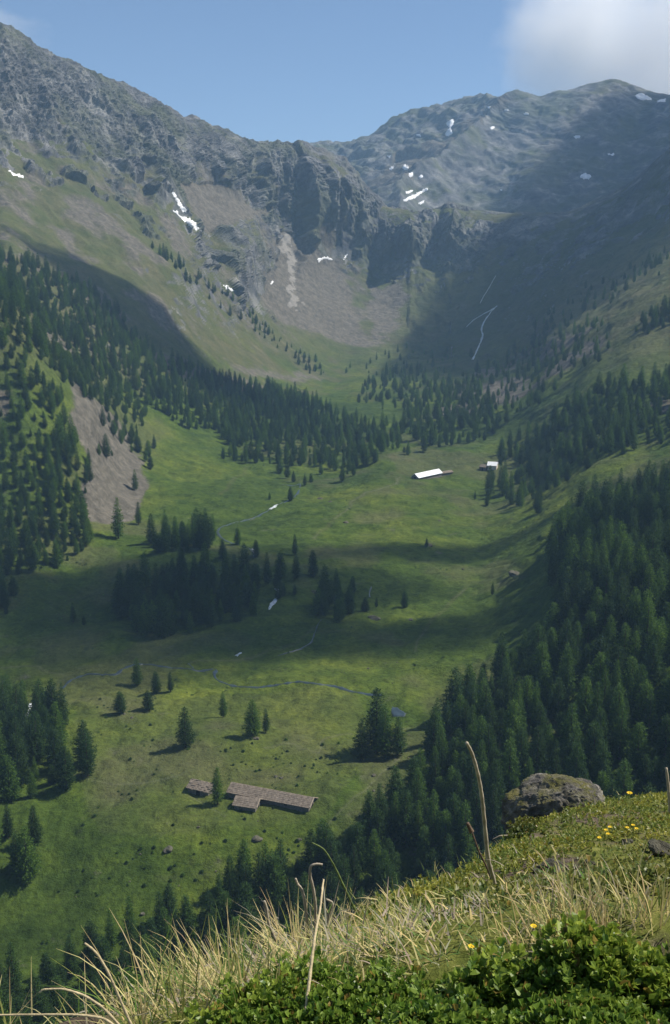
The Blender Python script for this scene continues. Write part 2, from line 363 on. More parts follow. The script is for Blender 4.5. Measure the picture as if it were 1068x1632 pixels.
# ------------------------------------------------------------------ the far range behind the cirque
FAR = {
300: [(420,3000),(330,3350),(290,3700),(262,4000),(300,4400)],
500: [(420,2980),(330,3300),(280,3700),(236,4050),(280,4450)],
540: [(420,2960),(335,3300),(285,3720),(240,4080),(280,4480)],
575: [(420,2950),(335,3300),(275,3750),(229,4100),(270,4500)],
640: [(420,2950),(335,3300),(260,3780),(198,4150),(240,4600)],
700: [(420,2940),(335,3270),(245,3780),(176,4170),(220,4650)],
765: [(420,2920),(330,3230),(240,3760),(160,4180),(200,4700)],
810: [(420,2900),(330,3180),(240,3680),(166,4120),(200,4700)],
850: [(420,2880),(330,3100),(240,3560),(168,4040),(210,4700)],
900: [(420,2860),(330,3080),(235,3500),(152,3960),(200,4700)],
950: [(420,2840),(330,3050),(230,3460),(137,3900),(190,4650)],
980: [(420,2830),(325,3040),(230,3450),(131,3880),(190,4600)],
1030:[(420,2800),(320,3000),(230,3400),(150,3800),(200,4500)],
1080:[(420,2780),(310,2980),(230,3350),(160,3700),(210,4400)],
1200:[(420,2750),(300,2950),(220,3300),(150,3650),(200,4300)],
1500:[(400,2700),(280,2900),(190,3250),(110,3550),(170,4200)],
}
fcols = np.arange(300, 1500, 3.0)
FP, FPX, FPY, FS = loft(FAR, fcols, [40, 90, 110, 20], 4)
fn = grid_normals(FP); fn[fn[..., 2] < 0] *= -1
fj = fbm(FP, 60, 3); fr = ridged(FP, 190, 6, 0.56)
fall2 = ridged(np.stack([FP[..., 0] * 0.75 + FP[..., 1] * 0.3, FP[..., 1] * 0.25, FP[..., 2] * 0.3], -1), 110, 5, 0.55)
fw = 1 - 0.25 * sstep(2.5, 3.0, FS)
# the dividing spur that comes down from the shoulder
spur_x = np.interp(FPY, [165, 190, 250, 300, 335], [862, 835, 765, 690, 636])
spur = np.exp(-np.abs(FPX - spur_x) / 55.0) * np.where(FPX > spur_x, 1, 0.9)
FP = FP + fn * (fw * np.where(FPX > spur_x, 0.55, 1.0) * (13 * fr + 14 * fall2 + 5 * ridged(FP, 30, 3)) + 62 * spur * sstep(2.95, 2.5, FS))[..., None]
frock = np.clip(0.95 - 0.5 * sstep(0.1, 0.4, fj), 0, 1)
fscree = (inpoly(FPX + 20 * fj, FPY + 10 * fj, [(560,335),(640,328),(700,292),(765,240),(842,190),(790,200),(720,238),(640,270),(590,300)])).astype(np.float32) * 0.9
far = mesh_obj("mountain", FP.reshape(-1, 3), grid_faces(*FPX.shape), M_TERRAIN, smooth=True,
               attrs={"rock": (frock * (1 - fscree)).ravel(), "scree": fscree.ravel(), "dry": np.full(FPX.size, 0.8), "pale": np.zeros(FPX.size)})
tag(far, kind="structure")

bpy.context.view_layer.update()
def hit(px, py, objs=None):
    """first point of the ground seen in the direction of a photo pixel"""
    d = Vector(ray_dir(px, py)).normalized(); best = None
    for o in objs or (valley, far):
        ok, loc, nrm, _ = o.ray_cast(Vector((0, 0, 0)), d)
        if ok and (best is None or loc.length < best[0].length): best = (loc.copy(), nrm.copy())
    return best
def ground(x, y, objs=None):
    best = None
    for o in objs or (valley,):
        ok, loc, nrm, _ = o.ray_cast(Vector((x, y, 3000)), Vector((0, 0, -1)))
        if ok and (best is None or loc.z > best.z): best = loc.copy()
    return best
# ------------------------------------------------------------------ snow left in the hollows
def snow_mat():
    m, t, b, out = new_mat("old_snow"); n = N(t)
    n.link(n.ramp(n.noise(0.4, 5, 0.6), [(0.3, (0.62, 0.64, 0.66)), (0.65, (0.86, 0.86, 0.86))]), b.inputs['Base Color'])
    b.inputs['Roughness'].default_value = 0.6; n.bump(n.noise(0.5, 4), 0.4, 0.6, b)
    return m
M_SNOW = snow_mat()
def drape(name, poly, mat, lift=0.5, step=1.5, objs=None, jag=1.2):
    """a thin domed sheet lying on the ground inside an outline"""
    xs = [p[0] for p in poly]; ys = [p[1] for p in poly]
    gx = np.arange(min(xs) - 2, max(xs) + 2 + step, step); gy = np.arange(min(ys) - 2, max(ys) + 2 + step, step)
    X, Y = np.meshgrid(gx, gy)
    wob = fbm(np.stack([X / 5, Y / 5, 0 * X + len(name) + xs[0]], -1), 1.0, 3) * jag * 2
    ins = inpoly(X + wob, Y + wob[::-1], poly); V, idx, Fc = [], {}, []
    def vert(i, j):
        if (i, j) not in idx:
            h = hit(X[i, j], Y[i, j], objs)
            if h is None: return None
            idx[(i, j)] = len(V); V.append(h)
        return idx[(i, j)]
    for i in range(len(gy) - 1):
        for j in range(len(gx) - 1):
            if ins[i, j] and ins[i + 1, j] or ins[i, j + 1] and ins[i + 1, j + 1] or (ins[i, j] and ins[i, j + 1]):
                q = [vert(i, j), vert(i, j + 1), vert(i + 1, j + 1), vert(i + 1, j)]
                if None in q: continue
                pts = [V[k][0] for k in q]; dist = pts[0].length
                if max((pts[k] - pts[k - 1]).length for k in range(4)) < dist * 0.02 + 2: Fc.append(q)
    if not Fc: return None
    par = list(range(len(V)))
    def root(a):
        while par[a] != a: par[a] = par[par[a]]; a = par[a]
        return a
    for f in Fc:
        for k in f[1:]: par[root(k)] = root(f[0])
    sz = {}
    for f in Fc: sz[root(f[0])] = sz.get(root(f[0]), 0) + 1
    big = max(sz, key=sz.get); Fc = [f for f in Fc if root(f[0]) == big]
    use = sorted({k for f in Fc for k in f}); new = {k: i for i, k in enumerate(use)}; V = [V[k] for k in use]; Fc = [[new[k] for k in f] for f in Fc]
    cnt = np.zeros(len(V), int)
    for f in Fc:
        for k in f: cnt[k] += 1
    P2 = [v[0] + v[1] * (lift if cnt[k] >= 4 else -0.15) for k, v in enumerate(V)]
    return mesh_obj(name, np.array([p[:] for p in P2]), Fc, mat, smooth=True)
SNOW_NEAR = [
 ([(272,304),(279,306),(289,324),(297,332),(296,340),(290,338),(283,324)], "curved snow streak beside the scree hollow on the shaded crag"),
 ([(271,329),(276,330),(286,342),(300,347),(310,352),(319,366),(312,367),(292,352),(280,340)], "longest white snow streak lying below the curved one"),
 ([(10,268),(20,274),(39,279),(38,284),(20,279)], "small snow patch high on the grassy slope under the tall peak"),
 ([(505,413),(515,409),(524,409),(533,413),(530,416),(518,413),(508,417)], "bow-shaped snow patch at the head of the reddish scree fan"),
 ([(545,414),(553,405),(555,407),(548,416)], "short slanting snow sliver beside the bow-shaped patch"),
 ([(429,452),(436,445),(438,449),(432,454)], "tiny snow speck beside the pale gully"),
 ([(355,452),(364,455),(374,464),(370,465),(360,460)], "narrow pale snow streak at the foot of the grassy knoll"),
]
for poly, lab in SNOW_NEAR:
    o = drape("snow_patch", poly, M_SNOW, 0.6, 1.3, (valley,))
    if o: tag(o, lab, "snow patch", "snow patches on the near slopes")
SNOW_FAR = [
 ([(640,319),(655,312),(682,298),(684,301),(660,316),(644,321)], "long snow ribbon slanting across the foot of the far scree"),
 ([(708,214),(716,204),(710,196),(722,188),(724,196),(719,205),(722,212),(714,218)], "Y-shaped snow gully high under the far summit"),
 ([(640,268),(646,260),(652,266),(648,272)], None), ([(620,270),(630,259),(632,264),(624,272)], None), ([(651,277),(657,274),(660,280),(654,282)], None),
 ([(666,324),(675,319),(678,320),(670,327)], None), ([(646,306),(660,301),(658,305),(648,309)], None), ([(668,280),(672,277),(674,282),(669,284)], None),
 ([(664,213),(671,212),(670,218),(664,217)], None), ([(780,202),(788,201),(787,205),(780,205)], None), ([(834,180),(844,179),(842,183),(835,184)], None),
 ([(803,174),(812,175),(810,178),(803,177)], None), ([(776,171),(780,168),(782,172),(777,174)], None), ([(618,248),(624,247),(622,251),(618,251)], None),
 ([(914,216),(926,214),(924,220),(916,221)], None), ([(924,282),(932,275),(943,278),(941,285),(930,286)], "rounded snow patch low on the dark shoulder below the cloud"),
 ([(797,301),(802,300),(801,304),(797,304)], None), ([(1012,152),(1022,147),(1030,151),(1040,158),(1026,160),(1014,157)], "bright snow patch on the ridge just under the cloud"),
 ([(1046,160),(1062,156),(1060,162),(1048,163)], None), ([(968,245),(980,243),(978,247),(970,248)], None),
]
for poly, lab in SNOW_FAR:
    o = drape("snow_patch", poly, M_SNOW, 2.0, 1.2, (far,), 0.8)
    if o: tag(o, lab or "small white snow speck scattered on the far bluish mountain", "snow patch", "snow patches on the far mountain" if lab else "snow specks on the far mountain")

# ------------------------------------------------------------------ streams
def water_mat():
    m, t, b, out = new_mat("stream_water"); n = N(t)
    b.inputs['Base Color'].default_value = (0.03, 0.045, 0.05, 1); b.inputs['Roughness'].default_value = 0.28
    b.inputs['Specular IOR Level'].default_value = 0.6
    n.bump(n.noise(1.5, 3), 0.25, 0.2, b); return m
def foam_mat():
    m, t, b, out = new_mat("white_water"); n = N(t)
    n.link(n.ramp(n.noise(0.8, 5, 0.7), [(0.35, (0.16, 0.2, 0.21)), (0.6, (0.75, 0.78, 0.78))]), b.inputs['Base Color'])
    b.inputs['Roughness'].default_value = 0.4; return m
M_WATER, M_FOAM = water_mat(), foam_mat()
def ribbon(name, pts, width, mat, lift=0.12, step=3.0, wob=0.7):
    W = []
    for (x0, y0), (x1, y1) in zip(pts[:-1], pts[1:]):
        k = max(2, int(math.hypot(x1 - x0, y1 - y0) / step))
        for i in range(k):
            h = hit(x0 + (x1 - x0) * i / k, y0 + (y1 - y0) * i / k, (valley,))
            if h: W.append(h[0])
    A = np.array([p[:] for p in W]); A[:, :2] = smooth1(A[:, :2], 3)
    T = np.gradient(A[:, :2], axis=0); T /= np.linalg.norm(T, axis=1, keepdims=True) + 1e-9
    Nn = np.stack([-T[:, 1], T[:, 0]], 1); n = len(A)
    wv = 0.72 * width * (1 + wob * perlin(np.stack([np.arange(n) * 0.37, np.full(n, 3.1), np.full(n, A[0, 0])], -1)) * 2)
    V, Fc, ns = [], [], 4
    for i in range(n):
        for s in range(ns + 1):
            q = A[i, :2] + Nn[i] * wv[i] * (s / ns - 0.5); g = ground(q[0], q[1])
            V.append((q[0], q[1], (g.z if g else A[i, 2]) + (lift if 0 < s < ns else -0.05)))
    for i in range(n - 1):
        for s in range(ns):
            a = i * (ns + 1) + s; Fc.append((a, a + 1, a + ns + 2, a + ns + 1))
    o = mesh_obj(name, np.array(V), Fc, mat, smooth=True); tag(o, kind="structure"); return o
ribbon("stream", [(450,772),(472,775),(480,768),(476,785),(462,797),(440,805),(425,815),(405,826),(370,834),(347,842),(345,850),(358,862),(380,868),(398,874),(408,884),(404,892)], 1.7, M_WATER)
ribbon("stream", [(430,812),(445,803),(440,806)], 2.2, M_FOAM, 0.2)
ribbon("stream", [(402,875),(408,884),(404,890)], 1.6, M_FOAM, 0.2)
ribbon("stream", [(441,938),(444,948),(438,958),(430,968),(428,974)], 2.2, M_FOAM, 0.25, 2.0)
ribbon("stream", [(98,1098),(112,1084),(140,1074),(185,1076),(196,1066),(216,1058),(240,1059),(270,1064),(300,1066),(318,1070),(335,1067),(347,1066),(340,1074),(345,1084),(362,1090),(374,1094),(410,1096),(440,1092),(475,1086),(505,1090),(535,1094),(560,1102),(590,1107),(612,1108)], 1.5, M_WATER)
ribbon("stream", [(300,1058),(306,1064),(312,1068)], 1.0, M_WATER)
ribbon("stream", [(376,1046),(381,1042),(386,1040)], 1.6, M_FOAM, 0.25, 1.5)
ribbon("stream", [(48,1122),(46,1136),(36,1146),(22,1158),(18,1166),(22,1180),(18,1196)], 1.4, M_FOAM, 0.25, 2.0)
ribbon("stream", [(592,935),(588,945),(590,955)], 0.8, M_WATER); ribbon("stream", [(512,988),(506,996),(502,1008),(497,1024),(480,1034),(440,1046)], 0.8, M_WATER)
ribbon("stream", [(792,488),(783,496),(772,512),(767,524),(770,535),(764,550),(757,566),(752,576)], 3.2, M_FOAM, 0.8, 2.0)
ribbon("stream", [(790,490),(772,500),(755,510),(742,523)], 1.4, M_FOAM, 0.8, 2.0)
ribbon("stream", [(790,440),(780,458),(770,474),(764,486)], 0.9, M_FOAM, 0.8, 2.0)
o = drape("pond", [(622,1128),(632,1124),(640,1132),(648,1136),(646,1142),(630,1144),(624,1138)], M_WATER, 0.15, 1.5, (valley,)); tag(o, kind="structure")

# ------------------------------------------------------------------ conifers
def make_crown(seed, H, Rm, power, low, dens=1.0):
    r = np.random.default_rng(seed); C, A, L = [], [], []
    z = low * H
    while z < H * 0.985:
        t = (z / H - low) / (1 - low)
        Rr = Rm * min(1.0, 0.55 + 2.2 * t) * (1 - t) ** power + 0.16
        nb = int(max(4, round((5 + 4.5 * Rr) * dens)))
        a0 = r.uniform(0, 6.28)
        for b in range(nb):
            if r.random() < 0.1: continue
            az = a0 + 6.283 * b / nb + r.normal(0, 0.22); ln = Rr * r.uniform(0.6, 1.22)
            dz0 = r.uniform(-0.22, 0.1) - 0.15 * (1 - t)
            k = max(2, int(ln / 0.36))
            for i in range(k):
                u = 0.25 + 0.75 * (i + r.random() * 0.6) / k
                rad = u * ln
                hz = z + dz0 * rad + 0.28 * (u * u) * ln * 0.6 + r.normal(0, 0.1)
                for q in range(3):
                    C.append((math.cos(az) * rad + r.normal(0, .16), math.sin(az) * rad + r.normal(0, .16), hz + r.normal(0, .12)))
                    A.append((az + r.normal(0, .65), r.normal(0.25, .45))); L.append(r.uniform(.3, .62) * (0.75 + 0.35 * (1 - t)))
        z += r.uniform(0.36, 0.56) * H / 15
    C, A, L = np.array(C), np.array(A), np.array(L); n = len(C)
    d = np.stack([np.cos(A[:, 0]) * np.cos(A[:, 1]), np.sin(A[:, 0]) * np.cos(A[:, 1]), np.sin(A[:, 1])], 1)
    s = np.cross(d, r.normal(size=(n, 3)) + np.array([0, 0, 1.4])); s /= np.linalg.norm(s, axis=1, keepdims=True)
    wdt = (L * r.uniform(.3, .48, n))[:, None]; Lc = L[:, None]
    V = np.stack([C - d * Lc * .5, C + s * wdt * .5, C + d * Lc * .6, C - s * wdt * .5], 1).reshape(-1, 3)
    Fc = np.arange(4 * n).reshape(n, 4)
    tint = np.clip(r.beta(2, 3, n) + 0.1 * r.normal(size=n), 0, 1)
    return V, Fc, np.repeat(tint, 4)
def make_trunk(seed, H, rb):
    r = np.random.default_rng(seed); nz, ns = 9, 7; V, Fc = [], []
    for i in range(nz):
        t = i / (nz - 1); rad = rb * (1 - t) ** 0.8 * (1 + 0.5 * max(0, 0.1 - t) * 10 * .5) + 0.02
        ox, oy = r.normal(0, .05, 2) * t
        for j in range(ns):
            a = 6.283 * j / ns; V.append((ox + rad * math.cos(a), oy + rad * math.sin(a), -0.5 + t * H * 0.97))
    for i in range(nz - 1):
        for j in range(ns):
            a = i * ns + j; b = i * ns + (j + 1) % ns; Fc.append((a, b, b + ns, a + ns))
    return np.array(V), Fc
VAR = [(14.5, 3.1, .50, .05), (15.5, 2.8, .56, .07), (13.0, 3.2, .44, .05), (16.0, 3.0, .62, .08), (12.0, 2.8, .46, .04), (15.0, 2.5, .52, .10), (13.5, 3.4, .56, .06), (11.0, 2.6, .46, .03)]
CROWN, TRUNK = [], []
for k, (H, Rm, pw, lo) in enumerate(VAR):
    v, f, t = make_crown(100 + k, H, Rm, pw, lo)
    o = mesh_obj("crown", v, f, M_NEEDLE, attrs={"tint": t}, link=False); CROWN.append(o)
    v, f = make_trunk(200 + k, H, 0.26); TRUNK.append(mesh_obj("trunk", v, f, M_BARK, smooth=True, link=False))

# where trees stand, as outlines of their feet: (outline, spacing m, size, keep, smallest S, largest S)
FOREST = [
 ([(1500,640),(1300,690),(1068,770),(985,800),(905,835),(872,885),(884,960),(872,1010),(850,1060),(790,1085),(730,1120),(700,1180),(690,1250),(640,1320),(590,1345),(540,1385),(430,1405),(345,1450),(330,1700),(1500,1700)], 3.95, 0.9, 1.0, 0.3, 5.6),
 ([(690,1240),(640,1290),(585,1328),(530,1365),(430,1392),(340,1435),(340,1750),(780,1750),(780,1240)], 3.2, 0.88, 1.0, 0.2, 4),
 ([(-60,480),(20,503),(60,543),(125,598),(205,655),(235,690),(190,660),(115,622),(60,575),(0,530)], 4.4, 0.8, 0.85, 4, 7.4), ([(0,500),(60,540),(150,590),(235,655),(225,690),(140,610),(50,550)], 4.4, 0.8, 0.8, 5.6, 7.4),
 ([(-420,1560),(0,1585),(50,1560),(120,1545),(200,1490),(300,1455),(345,1440),(345,1800),(-420,1800)], 3.5, 0.72, 1.0, 0.05, 2.2),
 ([(-420,1120),(0,1128),(90,1150),(128,1190),(152,1240),(100,1262),(0,1285),(-420,1285)], 4.4, 0.95, 0.95, 1, 3.2),
 ([(18,1335),(55,1340),(60,1395),(28,1412)], 4.5, 0.95, 1, 1, 3),([(-420,1300),(10,1300),(18,1400),(-420,1420)], 5.5, 0.9, 0.8, 1, 3),
 ([(232,866),(335,862),(338,884),(240,886)], 3.6, 0.85, 0.95, 2, 5), ([(385,925),(455,922),(482,936),(478,952),(440,962),(395,958)], 5.0, 0.85, 0.7, 2, 5), ([(220,925),(300,915),(385,925),(400,960),(420,995),(410,1026),(385,1028),(335,1000),(245,1026),(175,988),(185,945)], 4.6, 0.85, 0.68, 2, 5),
 ([(495,985),(545,1000),(560,960),(572,938),(540,932),(510,955)], 4.4, 0.9, 0.9, 2, 5),
 ([(-420,470),(0,512),(40,560),(100,640),(105,690),(148,750),(132,800),(145,880),(60,912),(0,925),(-420,960)], 4.3, 0.8, 0.8, 3.5, 6.6),
 ([(-10,940),(25,950),(10,985),(-60,990)], 5, 1, .9, 2, 5),
 ([(-420,400),(20,422),(120,452),(190,498),(250,565),(330,598),(420,622),(480,636),(540,660),(500,690),(440,715),(370,715),(352,690),(300,685),(240,650),(170,605),(100,555),(50,515),(0,495),(-420,460)], 4.5, 0.8, 0.84, 4.7, 7.6),
 ([(430,740),(480,690),(540,665),(600,672),(650,690),(620,732),(560,750),(500,750)], 6.0, 0.85, 0.62, 4.2, 6.6), ([(350,730),(380,705),(440,712),(450,742),(400,742)], 6.0, 0.8, 0.75, 4.2, 6.4), ([(640,690),(655,650),(700,620),(760,610),(790,640),(800,690),(740,712),(690,716)], 6.5, 0.85, 0.75, 4.7, 7.4),
 ([(690,650),(740,605),(800,570),(880,540),(960,515),(975,560),(900,610),(840,660),(780,690)], 9.0, 0.75, 0.55, 4.7, 7.6),
 ([(860,700),(900,660),(960,625),(1068,600),(1500,500),(1500,620),(1068,700),(960,735),(890,745)], 5.6, 0.85, 0.8, 4.0, 6.6),
 ([(770,800),(790,740),(840,690),(900,680),(960,735),(890,790),(850,820),(800,800)], 8.0, 0.9, 0.6, 3.4, 6.4),
 ([(1005,528),(1068,488),(1500,380),(1500,450),(1068,520)], 5.5, 0.85, 0.85, 5, 7.4),
 ([(850,520),(960,450),(1068,380),(1068,430),(980,480),(870,545)], 12, 0.7, 0.5, 6, 8.2),
 ([(225,385),(250,392),(330,450),(420,520),(470,560),(520,590),(500,600),(420,545),(330,475),(240,410)], 8.0, 0.75, 0.6, 6, 8.3),
 ([(560,640),(600,600),(640,590),(700,600),(690,640),(640,655)], 9, .8, .6, 5.5, 7.4),
 ([(540,600),(600,560),(700,550),(760,570),(700,600),(620,590)], 17, .6, .5, 6, 8),
 ([(140,640),(190,640),(225,690),(240,745),(225,740),(180,700)], 6.5, .85, .6, 4, 6.8),
 ([(150,690),(225,740),(215,800),(150,760)], 13, .7, .5, 3.6, 6.6),
 ([(430,750),(520,760),(640,700),(680,720),(600,745),(540,775),(470,775)], 12, .8, .45, 4, 6),
]
area = np.linalg.norm(np.cross(np.gradient(P, axis=1), np.gradient(P, axis=0)), axis=-1)
grid_xy = {}
def far_enough(x, y, d):
    cx, cy = int(x // 6), int(y // 6); q = int(d // 6) + 1
    for a in range(-q, q + 1):
        for b in range(-q, q + 1):
            for (u, v) in grid_xy.get((cx + a, cy + b), ()):
                if (u - x) ** 2 + (v - y) ** 2 < d * d: return False
    grid_xy.setdefault((cx, cy), []).append((x, y)); return True
# single trees: (foot px, foot py, height px, label)
LONE = [
 (600,1200,112,"tall bushy conifer standing between the pond and the long shadow stripes"), (577,1212,72,"shorter bushy conifer leaning against the tall one by the pond"), (613,1208,90,"second tallest conifer of the group by the pond"),
 (44,1402,98,"tall dark conifer standing apart low on the near meadow"), (28,1390,72,"conifer close behind the tall one low on the near meadow"), (56,1346,70,"round dark conifer up the slope from the tall one on the near meadow"), (14,1335,60,"dark conifer above the pair low on the near meadow"),
 (634,1203,66,"slim conifer close beside the tall bushy one by the pond"),
 (356,1143,44,"small pointed conifer alone on the meadow below the stream bend"), (403,1172,62,"conifer pair's taller tree on the meadow south of the stream"), (424,1168,42,"conifer pair's shorter tree on the meadow south of the stream"),
 (296,1190,70,"broad bushy conifer nearest the hummocks above the stone huts"), (347,1282,66,"sparse conifer standing between the two ruined stone huts"), (785,948,22,"round little conifer alone on the open sunlit meadow"),
 (645,968,28,"thin lone conifer near the small copse on open meadow"), (470,885,34,"round conifer beside the stream above the big copse"), (499,918,42,"pair of stems conifer alone between the two copses"),
 (117,992,32,"rounded lone conifer on the shaded meadow beside the big copse"), (134,996,16,"dwarf conifer beside the rounded one on shaded meadow"), (219,1092,46,"dark conifer standing on the stream bank by the bend"),
 (249,1104,36,"middle conifer of three below the stream bend"), (272,1102,34,"stubby conifer of three below the stream bend"), (192,1136,36,"dark bushy conifer set apart below the stream"), (236,1132,34,"dark spreading conifer under the three by the stream"),
 (221,836,36,"dome-topped conifer at the edge of the sunlit meadow"), (189,858,64,"tall loose conifer at the foot of the bare scree"), (379,868,28,"neat conifer beside the upper stream loop"), (408,888,28,"slender conifer at the stream rapids"),
 (463,798,22,"dark conifer beside the stream crossing"), (430,796,12,"tiny conifer bush beside the upper stream"), (512,756,18,"little conifer at the meadow's far edge"), (240,748,26,"conifer alone where the scree meets the sunlit meadow"),
 (680,872,14,"low dark conifer bush among rocks in the open meadow"), (776,806,16,"first small conifer below the small white-roofed house"), (757,796,14,"smallest conifer near the white-roofed house"), (355,890,30,"conifer just behind the big copse"),
 (246,715,22,"conifer at the upper corner of the sunlit meadow"), (447,920,42,"slim conifer at the end of the big copse"), (582,975,24,"bushy conifer beside the small copse"), (600,968,18,"low conifer bush near the small copse"),
]
trees = []        # x, y, z, height m, label, S
for (px, py, hp, lab) in LONE:
    h = hit(px, py, (valley,))[0]; hm = hp * h.y / F / 0.93
    trees.append((h.x, h.y, h.z, hm, lab)); grid_xy.setdefault((int(h.x // 6), int(h.y // 6)), []).append((h.x, h.y))
CREST_PX = [-600,100,150,250,350,450,540,620,740,800,850,970,1068,1500]; CREST_PY = [1720,1660,1632,1575,1535,1505,1475,1438,1398,1358,1322,1286,1276,1240]
wood = []
for (poly, spc, size, keep, s0, s1) in FOREST:
    m = inpoly(PX + 8 * J, PY + 6 * J, poly) & (S > s0) & (S < s1)
    ii = np.flatnonzero(m.ravel())
    if not len(ii): continue
    wgt = area.ravel()[ii]; A = wgt.sum(); n = int(min(40000, 3.2 * A / (spc * spc)))
    pick = rng.choice(ii, size=n, p=wgt / A)
    jit = rng.normal(0, 0.8, (n, 2)); clump = fbm(flat(P)[pick] + 50, 35, 2)
    for q, k in enumerate(pick):
        if rng.random() > keep + 0.9 * clump[q]: continue
        x, y, z = flat(P)[k] if False else P.reshape(-1, 3)[k]
        if not far_enough(x, y, spc * rng.uniform(0.8, 1.25)): continue
        hm = size * 14.5 * rng.choice([rng.uniform(.78, 1.12), rng.uniform(.36, .78)], p=[.66, .34])
        wood.append((x, y, z - 0.1, hm))
def project(x, y, z):
    a = y * CP - z * SP; b = y * SP + z * CP
    return 534 + F * x / a, 816 - F * b / a
def in_view(t):
    px, py = project(t[0], t[1], t[2] + t[3]); 
    return -10 < px < 1078 and py < np.interp(px, CREST_PX, CREST_PY) - 6
vis = [(t[3] / t[1], k) for k, t in enumerate(wood) if in_view(t)]
vis.sort(reverse=True); near_set = [k for _, k in vis[:300 - len(LONE)]]
used = [False] * len(VAR); PROTO = [None] * len(VAR)
def plant(x, y, z, hm, label, group, v=None):
    v = random.randrange(len(VAR)) if v is None else v
    e = empty("conifer_tree", (x, y, z), random.uniform(0, 6.28)); s = hm / VAR[v][0]
    e.scale = (s * random.uniform(.92, 1.12), s * random.uniform(.92, 1.12), s); tag(e, label, "tree", group)
    if PROTO[v] is None:
        c, t = CROWN[v], TRUNK[v]; PROTO[v] = c
    else:
        c, t = CROWN[v].copy(), TRUNK[v].copy()
    for o in (c, t):
        COL.objects.link(o); o.parent = e
    return e
for (x, y, z, hm, lab) in trees:
    e = plant(x, y, z, hm, lab, "single conifers on the meadow")
    if 'bushy' in lab or 'broad' in lab or 'spreading' in lab: e.scale.x *= 1.35; e.scale.y *= 1.35
    if 'sparse' in lab: e.scale.x *= 1.1
for k in near_set:
    x, y, z, hm = wood[k]; px, py = project(x, y, z)
    if px < 200 and py < 1320: g, lab = "conifers round the little waterfall", "dark conifer in the wood round the little white waterfall"
    elif px < 345 and py > 1320: g, lab = "conifers at the foot of the slope", "dark conifer low at the foot of the slope under the dry grass"
    elif py < 1050 and px < 600: g, lab = "conifers of the big copse", "dark conifer crowded in the big copse on the valley meadow"
    else: g, lab = "conifers of the slope forest", "dark green conifer in the dense forest behind the mossy boulder"
    plant(x, y, z, hm, lab, g)
rest = [t for k, t in enumerate(wood) if k not in set(near_set)]
print("TREES", len(wood), "visible", len(vis), "individual", len(near_set) + len(LONE))
# the rest of the woods: one object whose points carry copies of the same crowns
RA = np.array([t[:3] for t in rest], np.float32); RH = np.array([t[3] for t in rest], np.float32)
fme = bpy.data.meshes.new("forest"); fme.vertices.add(len(RA)); fme.vertices.foreach_set("co", RA.ravel())
vi = rng.integers(0, len(VAR), len(RA)).astype(np.int32)
a = fme.attributes.new("kind_index", 'INT', 'POINT'); a.data.foreach_set("value", vi)
a = fme.attributes.new("tree_scale", 'FLOAT_VECTOR', 'POINT'); rs_ = RH / np.array([v[0] for v in VAR])[vi]; wd_ = rs_ * rng.uniform(.85, 1.2, len(RA)); a.data.foreach_set("vector", np.stack([wd_, wd_, rs_], 1).astype(np.float32).ravel())
a = fme.attributes.new("turn", 'FLOAT', 'POINT'); a.data.foreach_set("value", rng.uniform(0, 6.28, len(RA)).astype(np.float32))
forest = bpy.data.objects.new("forest", fme); COL.objects.link(forest); tag(forest, "dark conifer forest covering the valley sides", "forest", kind="stuff")
ng = bpy.data.node_groups.new("forest_points", 'GeometryNodeTree')
ng.interface.new_socket("Geometry", in_out='INPUT', socket_type='NodeSocketGeometry'); ng.interface.new_socket("Geometry", in_out='OUTPUT', socket_type='NodeSocketGeometry')
gi = ng.nodes.new("NodeGroupInput"); go = ng.nodes.new("NodeGroupOutput"); iop = ng.nodes.new("GeometryNodeInstanceOnPoints"); g2i = ng.nodes.new("GeometryNodeGeometryToInstance")
for c in CROWN:
    oi = ng.nodes.new("GeometryNodeObjectInfo"); oi.inputs['Object'].default_value = c; oi.transform_space = 'ORIGINAL'
    oi.inputs['As Instance'].default_value = False
    ng.links.new(oi.outputs['Geometry'], g2i.inputs[0])
def named(n, tp):
    x = ng.nodes.new("GeometryNodeInputNamedAttribute"); x.data_type = tp; x.inputs['Name'].default_value = n; return x.outputs['Attribute']
iop.inputs['Pick Instance'].default_value = True
ng.links.new(gi.outputs[0], iop.inputs['Points']); ng.links.new(g2i.outputs[0], iop.inputs['Instance'])
ng.links.new(named("kind_index", 'INT'), iop.inputs['Instance Index'])
cx = ng.nodes.new("ShaderNodeCombineXYZ"); ng.links.new(named("turn", 'FLOAT'), cx.inputs[2]); ng.links.new(cx.outputs[0], iop.inputs['Rotation'])
ng.links.new(named("tree_scale", 'FLOAT_VECTOR'), iop.inputs['Scale']); ng.links.new(iop.outputs[0], go.inputs[0])
md = forest.modifiers.new("trees", 'NODES'); md.node_group = ng
